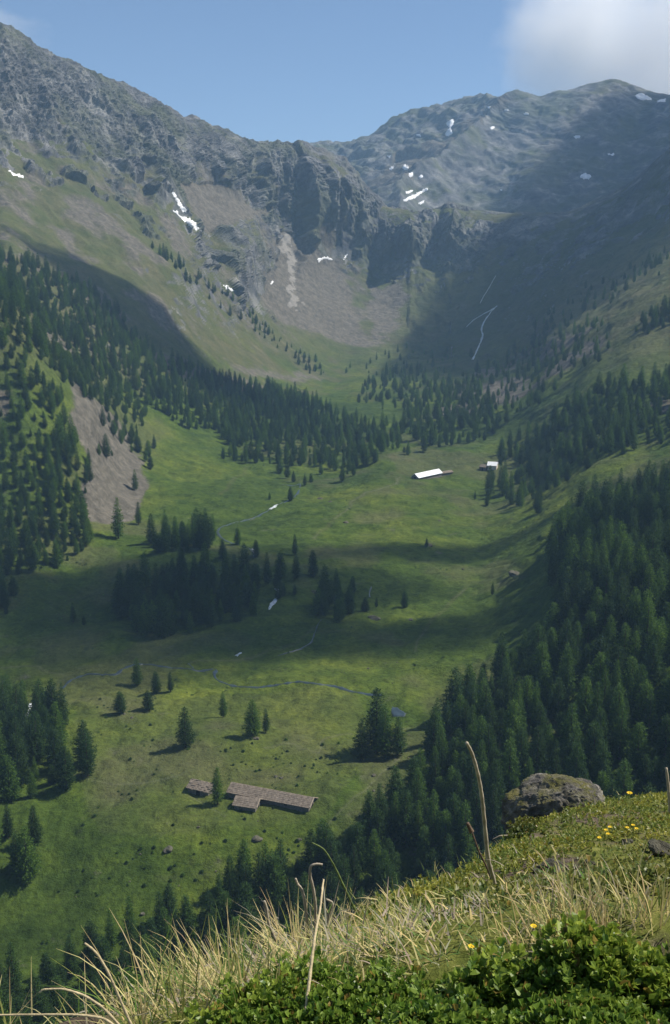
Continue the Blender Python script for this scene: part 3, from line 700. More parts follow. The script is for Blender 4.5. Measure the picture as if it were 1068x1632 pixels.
# low juniper and alder scrub dotted over the meadows
SB = []
for poly, cnt_ in (([(60,1290),(300,1210),(560,1120),(640,1200),(520,1330),(400,1400),(60,1540)], 130), ([(20,900),(200,880),(170,1040),(20,1060)], 90), ([(420,1040),(840,800),(850,950),(680,1090)], 110), ([(150,1060),(420,1100),(380,1200),(160,1220)], 60), ([(400,740),(640,720),(640,800),(430,830)], 120), ([(640,720),(860,700),(830,800),(700,790)], 140), ([(520,560),(680,560),(680,640),(560,650)], 160)):
    m = inpoly(PX, PY, poly) & (S > 1) & (S < 7.2); ii = np.flatnonzero(m.ravel()); wv = area.ravel()[ii] * np.clip(0.25 + fbm(flat(P)[ii] + 200, 22, 2), 0.02, 2); SB.append(flat(P)[rng.choice(ii, cnt_, p=wv / wv.sum())])
SB = np.concatenate(SB).astype(np.float32); sme = bpy.data.meshes.new("shrubbery"); sme.vertices.add(len(SB)); sme.vertices.foreach_set("co", (SB - [0, 0, .08]).astype(np.float32).ravel())
a = sme.attributes.new("kind_index", 'INT', 'POINT'); a.data.foreach_set("value", rng.integers(0, len(VAR), len(SB)).astype(np.int32))
a = sme.attributes.new("tree_scale", 'FLOAT_VECTOR', 'POINT'); sq_ = rng.uniform(.05, .19, len(SB)); a.data.foreach_set("vector", np.stack([sq_, sq_ * rng.uniform(.7, 1.2, len(SB)), sq_ * .3], 1).astype(np.float32).ravel())
a = sme.attributes.new("turn", 'FLOAT', 'POINT'); a.data.foreach_set("value", rng.uniform(0, 6.28, len(SB)).astype(np.float32))
scrub = bpy.data.objects.new("shrubbery", sme); COL.objects.link(scrub); tag(scrub, "low dark scrub dotted over the meadows", "shrub", kind="stuff"); scrub.modifiers.new("scrub", 'NODES').node_group = ng

#@@NEXT
# ------------------------------------------------------------------ stone huts, barn and house
M_STONE = flat_mat("dry_stone_wall", (0.17, 0.155, 0.135), 0.5, 2.2, 0.95, 0.8, 0.15)
M_SLAB = flat_mat("stone_slab_roof", (0.185, 0.152, 0.118), 0.5, 1.6, 0.9, 0.9, 0.12)
M_DARK = flat_mat("dark_opening", (0.012, 0.012, 0.012), 0.3, 2.0)
M_PLANK = flat_mat("weathered_planks", (0.12, 0.09, 0.065), 0.4, 2.5)
M_PLASTER = flat_mat("pale_plaster", (0.55, 0.47, 0.4), 0.25, 1.0)
M_BEAM = flat_mat("bleached_edge_slabs", (0.34, 0.28, 0.21), 0.3, 2.5)
def metal_mat():
    m, t, b, out = new_mat("white_sheet_roof"); n = N(t); tc = n.node("ShaderNodeTexCoord").outputs['Object']
    n.link(n.ramp(n.noise(1.2, 4, 0.6, tc), [(0.3, (0.5, 0.54, 0.58)), (0.7, (0.78, 0.8, 0.82))]), b.inputs['Base Color'])
    b.inputs['Metallic'].default_value = 0.3; b.inputs['Roughness'].default_value = 0.42; return m
M_METAL = metal_mat()
M_WHITE = flat_mat('white_painted_roof', (0.8, 0.8, 0.8), 0.1, 1.0)
def box(x0, x1, y0, y1, z0, z1):
    v = [(x, y, z) for x in (x0, x1) for y in (y0, y1) for z in (z0, z1)]
    return v, [(0,1,3,2),(4,6,7,5),(0,4,5,1),(2,3,7,6),(0,2,6,4),(1,5,7,3)]
def join(parts):
    V, Fc = [], []
    for v, f in parts:
        n = len(V); V += list(v); Fc += [tuple(i + n for i in q) for q in f]
    return np.array(V, float), Fc
def gable_walls(L, W, hw, hr, base=1.0):
    l, q = L / 2, W / 2
    v = [(-l,-q,-base),(l,-q,-base),(l,q,-base),(-l,q,-base),(-l,-q,hw),(l,-q,hw),(l,q,hw),(-l,q,hw),(-l,0,hw+hr),(l,0,hw+hr)]
    return v, [(0,1,5,4),(2,3,7,6),(1,2,6,9,5),(3,0,4,8,7),(4,5,9,8),(6,7,8,9)]
def slab_roof(L, W, hw, hr, over, th, seed, wob):
    """two pitched planes with thickness, laid in uneven slabs"""
    r = np.random.default_rng(seed); parts = []; l = L / 2 + over; run = W / 2 + over; sl = hr / (W / 2); nx = max(6, int(L / 0.6)); ny = max(5, int(W / 0.7))
    for sgn in (-1, 1):
        for i in range(nx):
            for j in range(ny):
                sh = (0.5 if j % 2 else 0.0) * (0 < i < nx - 1); x0, x1 = -l + 2 * l * (i + sh) / nx, -l + 2 * l * (i + 1 + (0.5 if j % 2 else 0.0) * (i < nx - 2 or False) * 1.0) / nx; x1 = min(x1, l); d0, d1 = run * j / ny, run * (j + 1) / ny + 0.12
                lift = r.uniform(0, wob); zz = lambda d: hw + hr - sl * d + 0.06 + lift + 0.03 * (ny - j) * 0
                e0, e1 = zz(d0) , zz(d1) + 0.05
                e1 = min(e1, e0 - 0.02)
                y0, y1 = sgn * d0, sgn * d1; jx_ = r.uniform(-.05, .05)
                a = [(x0 + jx_, y0, e0), (x1 + jx_ - .015, y0, e0), (x1 + jx_ - .015, y1, e1), (x0 + jx_, y1, e1)]
                v = a + [(x, y, z - th) for x, y, z in a]
                parts.append((v, [(0,1,2,3),(7,6,5,4),(0,4,5,1),(1,5,6,2),(2,6,7,3),(3,7,4,0)]))
    return join(parts)
def hut(name, label, cat, pa, pb, W, hw, hr, roof_mat, wall_mat, seed, over=0.35, th=0.12, wob=0.08, group=None, lift=0.0):
    """pa, pb: where the two ends of the front eave stand on the ground"""
    A, B = hit(*pa, (valley,))[0], hit(*pb, (valley,))[0]; d = B - A; d.z = 0; L = d.length; ang = math.atan2(d.y, d.x)
    nrm = Vector((-math.sin(ang), math.cos(ang), 0)); c = (A + B) / 2 + nrm * (W / 2)
    zs = [g.z for g in (ground(*(A + nrm * W * k).xy) for k in (0, 1)) if g] + [g.z for g in (ground(*(B + nrm * W * k).xy) for k in (0, 1)) if g]
    e = empty(name, (c.x, c.y, sum(zs) / len(zs) + lift), ang); tag(e, label, cat, group)
    v, f = gable_walls(L, W, hw, hr); mesh_obj("wall", np.array(v, float), f, wall_mat, e)
    v, f = slab_roof(L, W, hw, hr, over, th, seed, wob); rf = mesh_obj("roof", v, f, roof_mat, e)
    return e, L
def part_box(name, parent, mat, *b):
    v, f = box(*b); return mesh_obj(name, np.array(v), f, mat, parent)
e, L = hut("stone_hut", "long low stone stable with a grey slab roof on the near meadow", "hut", (364,1270), (492,1294), 4.5, 1.35, 1.25, M_SLAB, M_STONE, 1, th=0.07, wob=0.025, group=None)
part_box("door", e, M_DARK, L/2 + 0.003, L/2 + 0.03, -0.6, 0.6, -0.5, 1.4)
for k in (-0.35, -0.1, 0.2): part_box("window", e, M_DARK, L*k, L*k + 0.8, -2.28, -2.253, 0.5, 1.0)
for sg in (-1, 1):
    v = [(L/2 + .36, 0, 2.66), (L/2 + .62, 0, 2.66), (L/2 + .62, sg * 2.6, 1.22), (L/2 + .36, sg * 2.6, 1.22)]; v = v + [(x, y, z + .2) for x, y, z in v]
    mesh_obj("verge_stones", np.array(v), [(0,1,2,3),(7,6,5,4),(0,4,5,1),(1,5,6,2),(2,6,7,3),(3,7,4,0)], M_BEAM, e)
e, L = hut("stone_hut", "small square stone hut standing in front of the long stable", "hut", (373,1289), (407,1295), 4.0, 1.2, 1.1, M_SLAB, M_STONE, 2, th=0.07, wob=0.025)
part_box("door", e, M_DARK, L/2 + 0.003, L/2 + 0.03, -0.5, 0.5, -0.5, 1.3)
for sg in (-1, 1):
    v = [(L/2 + .36, 0, 2.36), (L/2 + .62, 0, 2.36), (L/2 + .62, sg * 2.3, 1.1), (L/2 + .36, sg * 2.3, 1.1)]; v = v + [(x, y, z + .2) for x, y, z in v]
    mesh_obj("verge_stones", np.array(v), [(0,1,2,3),(7,6,5,4),(0,4,5,1),(1,5,6,2),(2,6,7,3),(3,7,4,0)], M_BEAM, e)
e, L = hut("stone_hut", "short stone hut with broken slab roof at the stable's far side of the tree", "hut", (300,1262), (332,1268), 4.0, 1.2, 1.1, M_SLAB, M_STONE, 3, wob=0.2)
part_box("door", e, M_DARK, -0.6, 0.5, -2.03, -2.003, -0.5, 1.0)
e, L = hut("barn", "long barn with a bright white sheet roof on the far meadow", "barn", (667,764), (704,760), 5.6, 2.0, 2.1, M_METAL, M_STONE, 4, over=0.5, th=0.08, wob=0.01)
for k in (-.3, 0, .3): part_box("window", e, M_DARK, L*k, L*k + 1.0, -2.83, -2.803, 0.8, 1.5)
part_box("door", e, M_DARK, -L/2 - 0.03, -L/2 - 0.003, -0.8, 0.8, -0.5, 1.9)
hut("lean_to", "low weathered lean-to continuing behind the white-roofed barn", "shed", (705,759), (722,754), 4.0, 1.4, 0.9, M_SLAB, M_STONE, 5)
e, L = hut("small_house", "small house with a white roof and pale walls beside the conifers", "house", (777,750), (791,749), 6.5, 3.0, 1.9, M_WHITE, M_PLASTER, 6, over=0.5, th=0.08, wob=0.01)
for k in (-.3, .2): part_box("window", e, M_DARK, L*k, L*k + 0.9, -3.03, -3.003, 1.0, 2.2)
part_box("door", e, M_PLANK, -L/2 - 0.03, -L/2 - 0.003, -0.7, 0.7, -0.5, 2.0)
e, L = hut("shed", "dark plank shed leaning against the small white-roofed house", "shed", (764,749), (774,751), 5.0, 2.2, 1.2, M_SLAB, M_PLANK, 7)
part_box("door", e, M_DARK, -0.6, 0.6, -2.53, -2.503, -0.5, 1.7)

# ------------------------------------------------------------------ boulders in the meadow
M_ROCK = flat_mat("meadow_stone", (0.085, 0.08, 0.058), 0.5, 1.3, 0.95, 0.7, 0.2)
def rock_mesh(seed, sub=3, flat_=0.7):
    import bmesh
    bm = bmesh.new(); bmesh.ops.create_icosphere(bm, subdivisions=sub, radius=1.0); V = np.array([v.co[:] for v in bm.verts]); Fc = np.array([[v.index for v in f.verts] for f in bm.faces]); bm.free()
    r = np.random.default_rng(seed)
    for _ in range(9):                                  # knock flat faces off it
        d = r.normal(size=3); d /= np.linalg.norm(d); h = r.uniform(.55, .85); q = V @ d; V -= np.where(q > h, (q - h) * 0.85, 0)[:, None] * d
    V *= (1 + 0.22 * fbm(V + seed * 3.1, 0.7, 4))[:, None]; V[:, 2] *= flat_
    return V, Fc
ROCKS = []
for k in range(5):
    v, f = rock_mesh(40 + k, 3, 0.65); ROCKS.append(mesh_obj("boulder", v, f, M_ROCK, smooth=False, link=False))
BOULDERS = [(410,1338,14,"rounded grassy boulder on the meadow in front of the stone huts"), (268,1354,13,"low pale rock heap on the meadow before the stone huts"), (513,1322,9,"grey boulder at the edge of the dark conifers near the long stable"),
 (316,1318,5,"small stone on the trail below the short stone hut"), (408,1178,9,"reddish boulder under the conifer pair"), (448,1240,6,"stone in the grass above the long stable's roof"), (440,1238,5,"second stone in the grass above the long stable's roof"),
 (595,1236,6,"stone among the tree shadows by the tall bushy conifer"), (683,870,11,"dark rock pile in the middle of the open meadow"), (552,834,8,"lone dark boulder on the sunlit upper meadow"), (700,830,4,"pale little stone high on the open meadow"),
 (597,985,13,"flat grey rock beside the low bush of the small copse"), (655,988,6,"stone right of the flat grey rock in the meadow"), (820,916,16,"long bare grey slab at the forest's edge"), (505,945,12,"flat reddish slab between the two copses"),
 (738,907,4,"small pale stone in the shaded band of meadow"), (510,795,6,"dark stone beside the upper stream"), (526,800,5,"stone beside its darker neighbour by the upper stream")]
for (px, py, wpx, lab) in BOULDERS:
    h = hit(px, py, (valley,))[0]; s = .8 * wpx * h.y / F; o = ROCKS[random.randrange(5)].copy(); COL.objects.link(o)
    o.location = h + Vector((0, 0, 0.02 * s)); o.scale = (s, s * .85, s * .8); o.rotation_euler = (0, 0, random.uniform(0, 6.28)); tag(o, lab, "boulder")
MEADOWS = [[(240,1300),(560,1230),(640,1200),(520,1330),(430,1400),(260,1380)], [(20,1400),(250,1320),(330,1420),(60,1530)], [(560,880),(840,800),(850,930),(700,1060),(600,1100)], [(150,1080),(300,1120),(280,1180),(170,1200)], [(490,740),(640,770),(600,850),(480,840)], [(20,900),(200,870),(160,1050),(30,1060)], [(430,1040),(600,1010),(680,1060),(600,1090)], [(580,1190),(650,1130),(680,1180),(600,1300)]]
NEARTO = ["on the meadow round the stone huts", "on the low meadow under the dry grass slope", "on the broad open meadow", "on the meadow below the stream bend", "on the meadow beside the upper stream", "on the shaded meadow under the bare scree", "on the meadow above the stream", "among the tree shadows by the pond"]
for i, poly in enumerate(MEADOWS):
    xs = [p[0] for p in poly]; ys = [p[1] for p in poly]; n = 0
    while n < (9, 6, 12, 5, 6, 5, 5, 7)[i]:
        x, y = random.uniform(min(xs), max(xs)), random.uniform(min(ys), max(ys))
        if not inpoly(np.array([x]), np.array([y]), poly)[0]: continue
        h = hit(x, y, (valley,))[0]; s = random.choice((.2, .25, .3, .4, .55)) * random.uniform(.8, 1.2); o = ROCKS[random.randrange(5)].copy(); COL.objects.link(o)
        o.location = h + Vector((0, 0, 0.1 * s)); o.scale = (s, s * random.uniform(.7, 1), s * .8); o.rotation_euler = (0, 0, random.uniform(0, 6.28))
        tag(o, "small grey stone scattered " + NEARTO[i], "stone", "stones " + NEARTO[i]); n += 1

# ------------------------------------------------------------------ the hillside one stands on
def hill_mat():
    m, t, b, out = new_mat("hillside_turf"); n = N(t); b.inputs['Roughness'].default_value = 0.95; b.inputs['Specular IOR Level'].default_value = 0.05
    turf = n.ramp(n.noise(3.0, 7, 0.7), [(0.3, (0.05, 0.075, 0.014)), (0.5, (0.12, 0.135, 0.03)), (0.7, (0.22, 0.21, 0.06))])
    soil = n.ramp(n.noise(14.0, 6, 0.7), [(0.3, (0.045, 0.035, 0.026)), (0.7, (0.17, 0.135, 0.10))])
    n.link(n.mix(n.ramp(n.noise(1.3, 5, 0.65), [(0.52, 0.0), (0.62, 1.0)]), turf, soil), b.inputs['Base Color'])
    n.bump(n.noise(22.0, 6, 0.7), 0.8, 0.03, b); return m
HC = {   # px : crest distance, crest py, height of the ground 2.2 m ahead
-2200:(2.0,2350,-4.0), -900:(2.0,2000,-3.4), -300:(2.0,1800,-2.75), 0:(2.15,1700,-2.35), 130:(2.4,1655,-2.02), 240:(2.9,1605,-1.88), 350:(3.3,1562,-1.82), 450:(3.8,1530,-1.79), 540:(4.5,1490,-1.77), 620:(5.5,1452,-1.74), 740:(7.2,1408,-1.70), 800:(8.6,1368,-1.68),
850:(10,1334,-1.66), 900:(11,1312,-1.65), 970:(11.6,1293,-1.63), 1068:(12,1281,-1.62), 1500:(12.5,1235,-1.5), 2600:(13,1150,-1.3)}
hk = sorted(HC); tab = []
for px in hk:
    yc_, pyc, z1 = HC[px]; ec = math.tan(math.atan((816 - pyc) / F) - PITCH); zc = ec * yc_; st = [(0.2, -1.62 + (z1 + 1.7) * .2), (0.9, z1 * .45 - .9), (min(2.2, yc_ * .85), z1 if yc_ > 2.6 else z1)]
    ym = math.sqrt(st[2][0] * yc_); f_ = (ym - st[2][0]) / (yc_ - st[2][0]); zm = st[2][1] + (zc - st[2][1]) * f_ - 0.03 * (yc_ - 2.2)
    st += [(ym, zm), (yc_, zc), (yc_ * 1.12, zc - .16 * yc_ * 1.05 + 0.02), (yc_ * 1.7, zc - .8 * yc_), (28, -36)]
    tab.append(st)
tab = np.array(tab); hcol = np.concatenate([np.arange(-2200, -200, 40.), np.arange(-200, 1250, 3.), np.arange(1250, 2601, 40.)])
q = pchip(hk, tab, hcol); q = smooth1(q, 14).transpose(1, 0, 2)
hs = np.concatenate([np.linspace(k, k + 1, r, endpoint=False) for k, r in enumerate([8, 30, 60, 110, 30, 14, 8])] + [[7.0]])
q = pchip(np.arange(8), q, hs); HY, HZ = q[..., 0], q[..., 1]; HX = HY * ((hcol - 534) / F / 0.918)[None]
HPs = np.stack([HX, HY, HZ], -1)
nearf = sstep(0.3, 1.5, HY) * (1 - .0 * HY)
HPs[..., 2] += nearf * (0.10 * fbm(HPs, 1.3, 4) + 0.035 * np.abs(fbm(HPs + 9, .3, 3)) + 0.02)
hill = mesh_obj("hillside", HPs.reshape(-1, 3), grid_faces(*HX.shape), hill_mat(), smooth=True); tag(hill, kind="structure")
HPX, HPY = project(HPs[..., 0], HPs[..., 1], HPs[..., 2]); HS = np.broadcast_to(hs[:, None], HX.shape)
harea = np.linalg.norm(np.cross(np.gradient(HPs, axis=1), np.gradient(HPs, axis=0)), axis=-1)
def on_hill(n, poly, smax=4.9, smin=1.0):
    m = inpoly(HPX, HPY, poly) & (HS < smax) & (HS > smin); ii = np.flatnonzero(m.ravel())
    wgt = (harea / np.maximum(HY, 1.0) ** 1.2).ravel()[ii]; k = rng.choice(ii, n, p=wgt / wgt.sum()); p = HPs.reshape(-1, 3)[k].copy()
    p[:, :2] += rng.normal(0, 0.012, (n, 2)) * p[:, 1:2] ** .5; return p
bpy.context.view_layer.update()
def hill_pt(px, py): 
    h = hit(px, py, (hill,)); return h[0] if h else None
def color_mat(name, trans=0.3, rough=0.6, spec=0.2):
    m, t, b, out = new_mat(name); n = N(t); col = n.attr("col", 'Color'); n.link(col, b.inputs['Base Color']); b.inputs['Roughness'].default_value = rough; b.inputs['Specular IOR Level'].default_value = spec
    tr = n.node("ShaderNodeBsdfTranslucent"); n.link(col, tr.inputs[0]); mx = n.node("ShaderNodeMixShader"); mx.inputs[0].default_value = trans
    n.link(b.outputs[0], mx.inputs[1]); n.link(tr.outputs[0], mx.inputs[2]); n.link(mx.outputs[0], out.inputs[0]); return m
M_BLADE = color_mat("grass_blades", 0.35, 0.55)
M_LEAFY = color_mat("shrub_leaves", 0.4, 0.42, 0.4)
def blades(base, az, lean, curv, L, w, col, K=5):
    """tapering curved ribbons; returns verts, quads, colours"""
    n = len(base); t = np.linspace(0, 1, K); pos = base.copy(); V = []
    side = np.stack([-np.sin(az), np.cos(az), 0 * az], 1)
    for k in range(K):
        th = lean + curv * t[k] ** 1.4; d = np.stack([np.sin(th) * np.cos(az), np.sin(th) * np.sin(az), np.cos(th)], 1)
        ww = (w * (1 - t[k] ** 1.6 * 0.88))[:, None] * 0.5; V += [pos - side * ww, pos + side * ww]; pos = pos + d * (L / (K - 1))[:, None]
    V = np.stack(V, 1).reshape(-1, 3); i = np.arange(n)[:, None] * 2 * K; Fc = np.concatenate([np.stack([i[:, 0] + 2 * k, i[:, 0] + 2 * k + 1, i[:, 0] + 2 * k + 3, i[:, 0] + 2 * k + 2], 1) for k in range(K - 1)])
    return V, Fc, np.repeat(col, 2 * K, axis=0)
STRAW, OLIVE, GREEN, GREY = np.array([.56, .47, .21]), np.array([.22, .24, .06]), np.array([.10, .17, .035]), np.array([.36, .31, .23])
def colours(n, mixw):
    pal = np.array([STRAW, OLIVE, GREEN, GREY]); k = rng.choice(4, n, p=mixw); return pal[k] * rng.uniform(.65, 1.25, (n, 1)) * rng.uniform(.92, 1.08, (n, 3))
BL = []
def tufts(ntuft, per, poly, L, mixw, spread=0.05, lean=0.35, w=0.004, bias=(0, 0), smax=4.9):
    c = on_hill(ntuft, poly, smax); n = ntuft * per; base = np.repeat(c, per, 0); a = rng.uniform(0, 6.283, n); r_ = np.abs(rng.normal(0, spread, n))
    base[:, 0] += r_ * np.cos(a); base[:, 1] += r_ * np.sin(a); base[:, 2] -= 0.02
    a2 = a + rng.normal(0, .5, n); ax, ay = np.cos(a2) + bias[0], np.sin(a2) + bias[1]; a2 = np.arctan2(ay, ax)
    ln = np.abs(rng.normal(lean, .25, n)); LL = L * rng.uniform(.45, 1.15, n) * np.repeat(rng.uniform(.7, 1.2, ntuft), per)
    BL.append(blades(base, a2, ln, rng.uniform(.1, 1.3, n), LL, w * rng.uniform(.6, 1.2, n) , colours(n, mixw)))
tufts(26, 30, [(215,1570),(330,1540),(450,1535),(450,1660),(200,1680)], .17, [.3, .36, .28, .06], .07, .6, .0048)
tufts(12, 30, [(225,1580),(330,1545),(420,1540),(400,1600),(230,1640)], .25, [.5, .27, .2, .03], .06, .5, .0045, (-.5, 0))
tufts(15, 46, [(440,1515),(500,1495),(555,1500),(550,1570),(440,1580)], .24, [.62, .12, .06, .2], .07, .6, .0048)
tufts(150, 20, [(440,1520),(620,1470),(860,1450),(1000,1440),(860,1530),(740,1560),(560,1590),(440,1590)], .10, [.34, .28, .12, .26], .09, .9, .0052)
tufts(420, 16, [(215,1590),(330,1550),(440,1520),(620,1460),(860,1430),(1075,1410),(1075,1500),(860,1540),(740,1570),(560,1600),(200,1680)], .07, [.3, .2, .1, .4], .11, 1.35, .006)
tufts(200, 24, [(430,1560),(620,1520),(860,1480),(1075,1450),(1075,1560),(860,1590),(740,1620),(430,1640)], .07, [.2, .3, .38, .12], .1, 1.0, .005)
tufts(40, 14, [(440,1520),(620,1470),(860,1450),(1000,1440),(860,1530),(740,1560),(560,1590),(440,1590)], .12, [.5, .2, .2, .1], .05, .4, .004)
tufts(16, 30, [(870,1480),(960,1465),(1075,1450),(1075,1500),(960,1520),(870,1525)], .15, [.72, .18, .06, .04], .07, .3, .005)
tufts(150, 26, [(600,1455),(760,1400),(880,1350),(1100,1320),(1100,1440),(860,1450),(640,1475)], .06, [.16, .45, .31, .08], .1, .9, .0055)
tufts(120, 24, [(560,1490),(620,1440),(740,1390),(850,1320),(970,1280),(1100,1270),(1100,1320),(860,1360),(640,1470)], .07, [.12, .5, .36, .02], .1, .8, .006, smax=5.3)
tufts(6, 18, [(640,1410),(900,1340),(1068,1310),(1068,1400),(800,1440)], .15, [.55, .3, .1, .05], .05, .4, .005)
tufts(16, 34, [(560,1490),(640,1440),(640,1470),(600,1500)], .14, [.6, .25, .1, .05], .05, .5, .005)
tufts(90, 24, [(1100,1270),(1700,1200),(2500,1180),(2500,1900),(1500,1650),(1100,1480)], .15, [.4, .35, .2, .05], .08, .6, .006, smax=5.2)
tufts(60, 26, [(-900,1700),(0,1640),(210,1600),(210,1750),(0,2000),(-900,2300)], .17, [.4, .35, .2, .05], .08, .6, .005, smax=5.2)
V_, F_, C_ = [], [], []; nv = 0
for v, f, c in BL: V_.append(v); F_.append(f + nv); C_.append(c); nv += len(v)
g = mesh_obj("grass", np.concatenate(V_), np.concatenate(F_), M_BLADE, attrs={"col": np.concatenate(C_)}); tag(g, "dry tufted grass on the near hillside", "grass", kind="stuff")

# leafy dwarf shrub in the corner, and the low mat along the crest
def leaves(C, d, up, L, w):
    """oval folded leaves: C base, d direction, up blade normal"""
    s = np.cross(d, up); s /= np.linalg.norm(s, axis=1, keepdims=True) + 1e-9; u = np.cross(s, d); Lc, wc = L[:, None], w[:, None]
    P_ = [C, C + d * Lc * .3 + s * wc * .42 + u * wc * .16, C + d * Lc * .68 + s * wc * .5 + u * wc * .2, C + d * Lc - u * wc * .12, C + d * Lc * .68 - s * wc * .5 + u * wc * .2, C + d * Lc * .3 - s * wc * .42 + u * wc * .16, C + d * Lc * .35, C + d * Lc * .7]
    V = np.stack(P_, 1).reshape(-1, 3); b = np.arange(len(C))[:, None] * 8
    return V, np.concatenate([b + np.array(q) for q in ((0, 1, 2, 6), (6, 2, 3, 7), (7, 3, 4, 6), (6, 4, 5, 0))])
def shoots(n, poly, hmin, hmax, nl, L, c0, c1, smax=4.9, clump=.35, rad=.03):
    b = on_hill(n, poly, smax); h = hmin + (hmax - hmin) * np.clip(.5 + 1.3 * fbm(b, clump, 2), 0, 1) * rng.uniform(.75, 1.05, n)
    tip = b + np.stack([rng.normal(0, .03, n), rng.normal(0, .03, n), h], 1); axis = np.stack([rng.normal(0, .35, n) + .15, rng.normal(0, .35, n) - .1, np.ones(n)], 1); axis /= np.linalg.norm(axis, axis=1, keepdims=True)
    T = np.repeat(tip, nl, 0); A = np.repeat(axis, nl, 0); m = n * nl; k = np.tile(np.arange(nl), n); az = k * 2.4 + np.repeat(rng.uniform(0, 6.28, n), nl); lev = k / nl
    e1 = np.cross(A, [0.0, 1, 0]); e1 /= np.linalg.norm(e1, axis=1, keepdims=True); e2 = np.cross(A, e1); open_ = (0.35 + 0.95 * lev + rng.normal(0, .15, m))[:, None]
    rd = e1 * np.cos(az)[:, None] + e2 * np.sin(az)[:, None]; d = A * np.cos(open_) + rd * np.sin(open_); up = A * np.sin(open_) - rd * np.cos(open_) + rng.normal(0, .2, (m, 3))
    C = T - A * (lev * rad * 1.8)[:, None]; LL = L * rng.uniform(.6, 1.2, m) * (.65 + .45 * lev)
    V, Fc = leaves(C, d, up, LL, LL * rng.uniform(.6, .78, m)); f = np.clip(rng.beta(2, 2, m) + np.repeat(rng.normal(0, .12, n), nl), 0, 1)[:, None]
    cc = c0 * (1 - f) + c1 * f; patch = np.clip(fbm(C + 4, .5, 2) * 1.6, -.35, .6)[:, None]; cc = cc * (1 + patch * np.array([.6, .35, .2])); old = rng.random(m) < .05
    cc[old] = np.array([.30, .22, .05]) * rng.uniform(.5, 1.2, (old.sum(), 1)); return V, Fc, np.repeat(np.clip(cc, 0.005, .7), 8, 0)
def gather(name, label, cat, sets, mat):
    V_, F_, C_, nv = [], [], [], 0
    for v, f, c in sets: V_.append(v); F_.append(f + nv); C_.append(c); nv += len(v)
    o = mesh_obj(name, np.concatenate(V_), np.concatenate(F_), mat, attrs={"col": np.concatenate(C_)}); tag(o, label, cat, kind="stuff"); return o
D_, B_ = np.array([.07, .145, .014]), np.array([.33, .41, .06])
gather("shrub_leaves", "glossy green leafy dwarf shrub in the lower corner", "shrub", [
    shoots(4300, [(690,1640),(745,1612),(820,1585),(900,1575),(1000,1560),(1180,1540),(1180,1720),(640,1720)], .02, .17, 9, .031, D_, B_, clump=.22),
    shoots(1900, [(430,1605),(480,1582),(560,1590),(640,1595),(720,1605),(700,1720),(420,1720)], .01, .10, 9, .028, D_, B_, clump=.22),
    shoots(2600, [(1150,1500),(1500,1480),(2500,1500),(2600,2300),(1150,2000)], .02, .15, 9, .031, D_, B_, clump=.3),
    shoots(240, [(330,1635),(380,1615),(410,1630),(410,1720),(320,1720)], .02, .07, 9, .027, D_, B_)], M_LEAFY)
gather("ground_cover", "low olive mat of heath plants along the crest", "ground cover", [
    shoots(5200, [(560,1490),(620,1440),(740,1390),(800,1350),(850,1315),(970,1278),(1110,1265),(1110,1335),(960,1345),(860,1385),(740,1440),(620,1470)], .005, .05, 8, .032, np.array([.075, .115, .016]), np.array([.33, .34, .06]), 5.4),
    shoots(2200, [(620,1450),(760,1420),(900,1370),(1110,1330),(1110,1420),(860,1440),(700,1470)], .003, .035, 7, .028, np.array([.065, .095, .018]), np.array([.24, .25, .06])),
    shoots(3000, [(1090,1265),(1500,1225),(2500,1150),(2500,1520),(1500,1500),(1090,1420)], .005, .06, 8, .034, np.array([.075, .115, .016]), np.array([.33, .34, .06]), 5.3),
    shoots(220, [(780,1330),(830,1290),(860,1310),(830,1340)], .02, .12, 11, .045, np.array([.05, .075, .015]), np.array([.13, .15, .03]), 5.6)], M_LEAFY)

# ------------------------------------------------------------------ the mossy boulder and stones on the hillside
def mossy_mat():
    m, t, b, out = new_mat("mossy_rock"); n = N(t); tc = n.node("ShaderNodeTexCoord").outputs['Object']; gn = n.node("ShaderNodeNewGeometry"); sx = n.node("ShaderNodeSeparateXYZ"); n.link(gn.outputs['Normal'], sx.inputs[0])
    rk = n.ramp(n.noise(3.2, 9, 0.75, tc), [(0.3, (0.035, 0.033, 0.03)), (0.48, (0.15, 0.14, 0.125)), (0.62, (0.38, 0.35, 0.3))])
    ms = n.ramp(n.noise(6.0, 6, 0.7, tc), [(0.3, (0.06, 0.07, 0.02)), (0.7, (0.19, 0.17, 0.06))])
    f = n.math('MULTIPLY', n.ramp(sx.outputs['Z'], [(0.42, 0.0), (0.75, 1.0)]), n.ramp(n.noise(2.4, 5, 0.6, tc), [(0.38, 0.0), (0.52, 1.0)]))
    n.link(n.mix(f, rk, ms), b.inputs['Base Color']); b.inputs['Roughness'].default_value = 0.95
    n.bump(n.noise(7.0, 9, 0.75, tc), 0.9, 0.12, b); return m
M_MOSSY = mossy_mat()
d = Vector(ray_dir(897, 1312)); bc = d * (11.6 / d.y)
import bmesh
bm = bmesh.new(); bmesh.ops.create_icosphere(bm, subdivisions=6, radius=1.0); V = np.array([v.co[:] for v in bm.verts]); Fc = np.array([[v.index for v in f.verts] for f in bm.faces]); bm.free()
for dd, hh in (((-.9, -.4, .1), .62), ((-.3, -.9, .2), .66), ((.75, -.2, .62), .8), ((.2, .2, .95), .78), ((-.62, -.1, .78), .74)):
    dd = np.array(dd); dd /= np.linalg.norm(dd); qq = V @ dd; V -= np.where(qq > hh, (qq - hh) * .8, 0)[:, None] * dd
V *= (1 + 0.12 * fbm(V + 5, .9, 3) + 0.07 * ridged(V + 3, .4, 5, .6) + .02 * perlin(V / .06))[:, None]
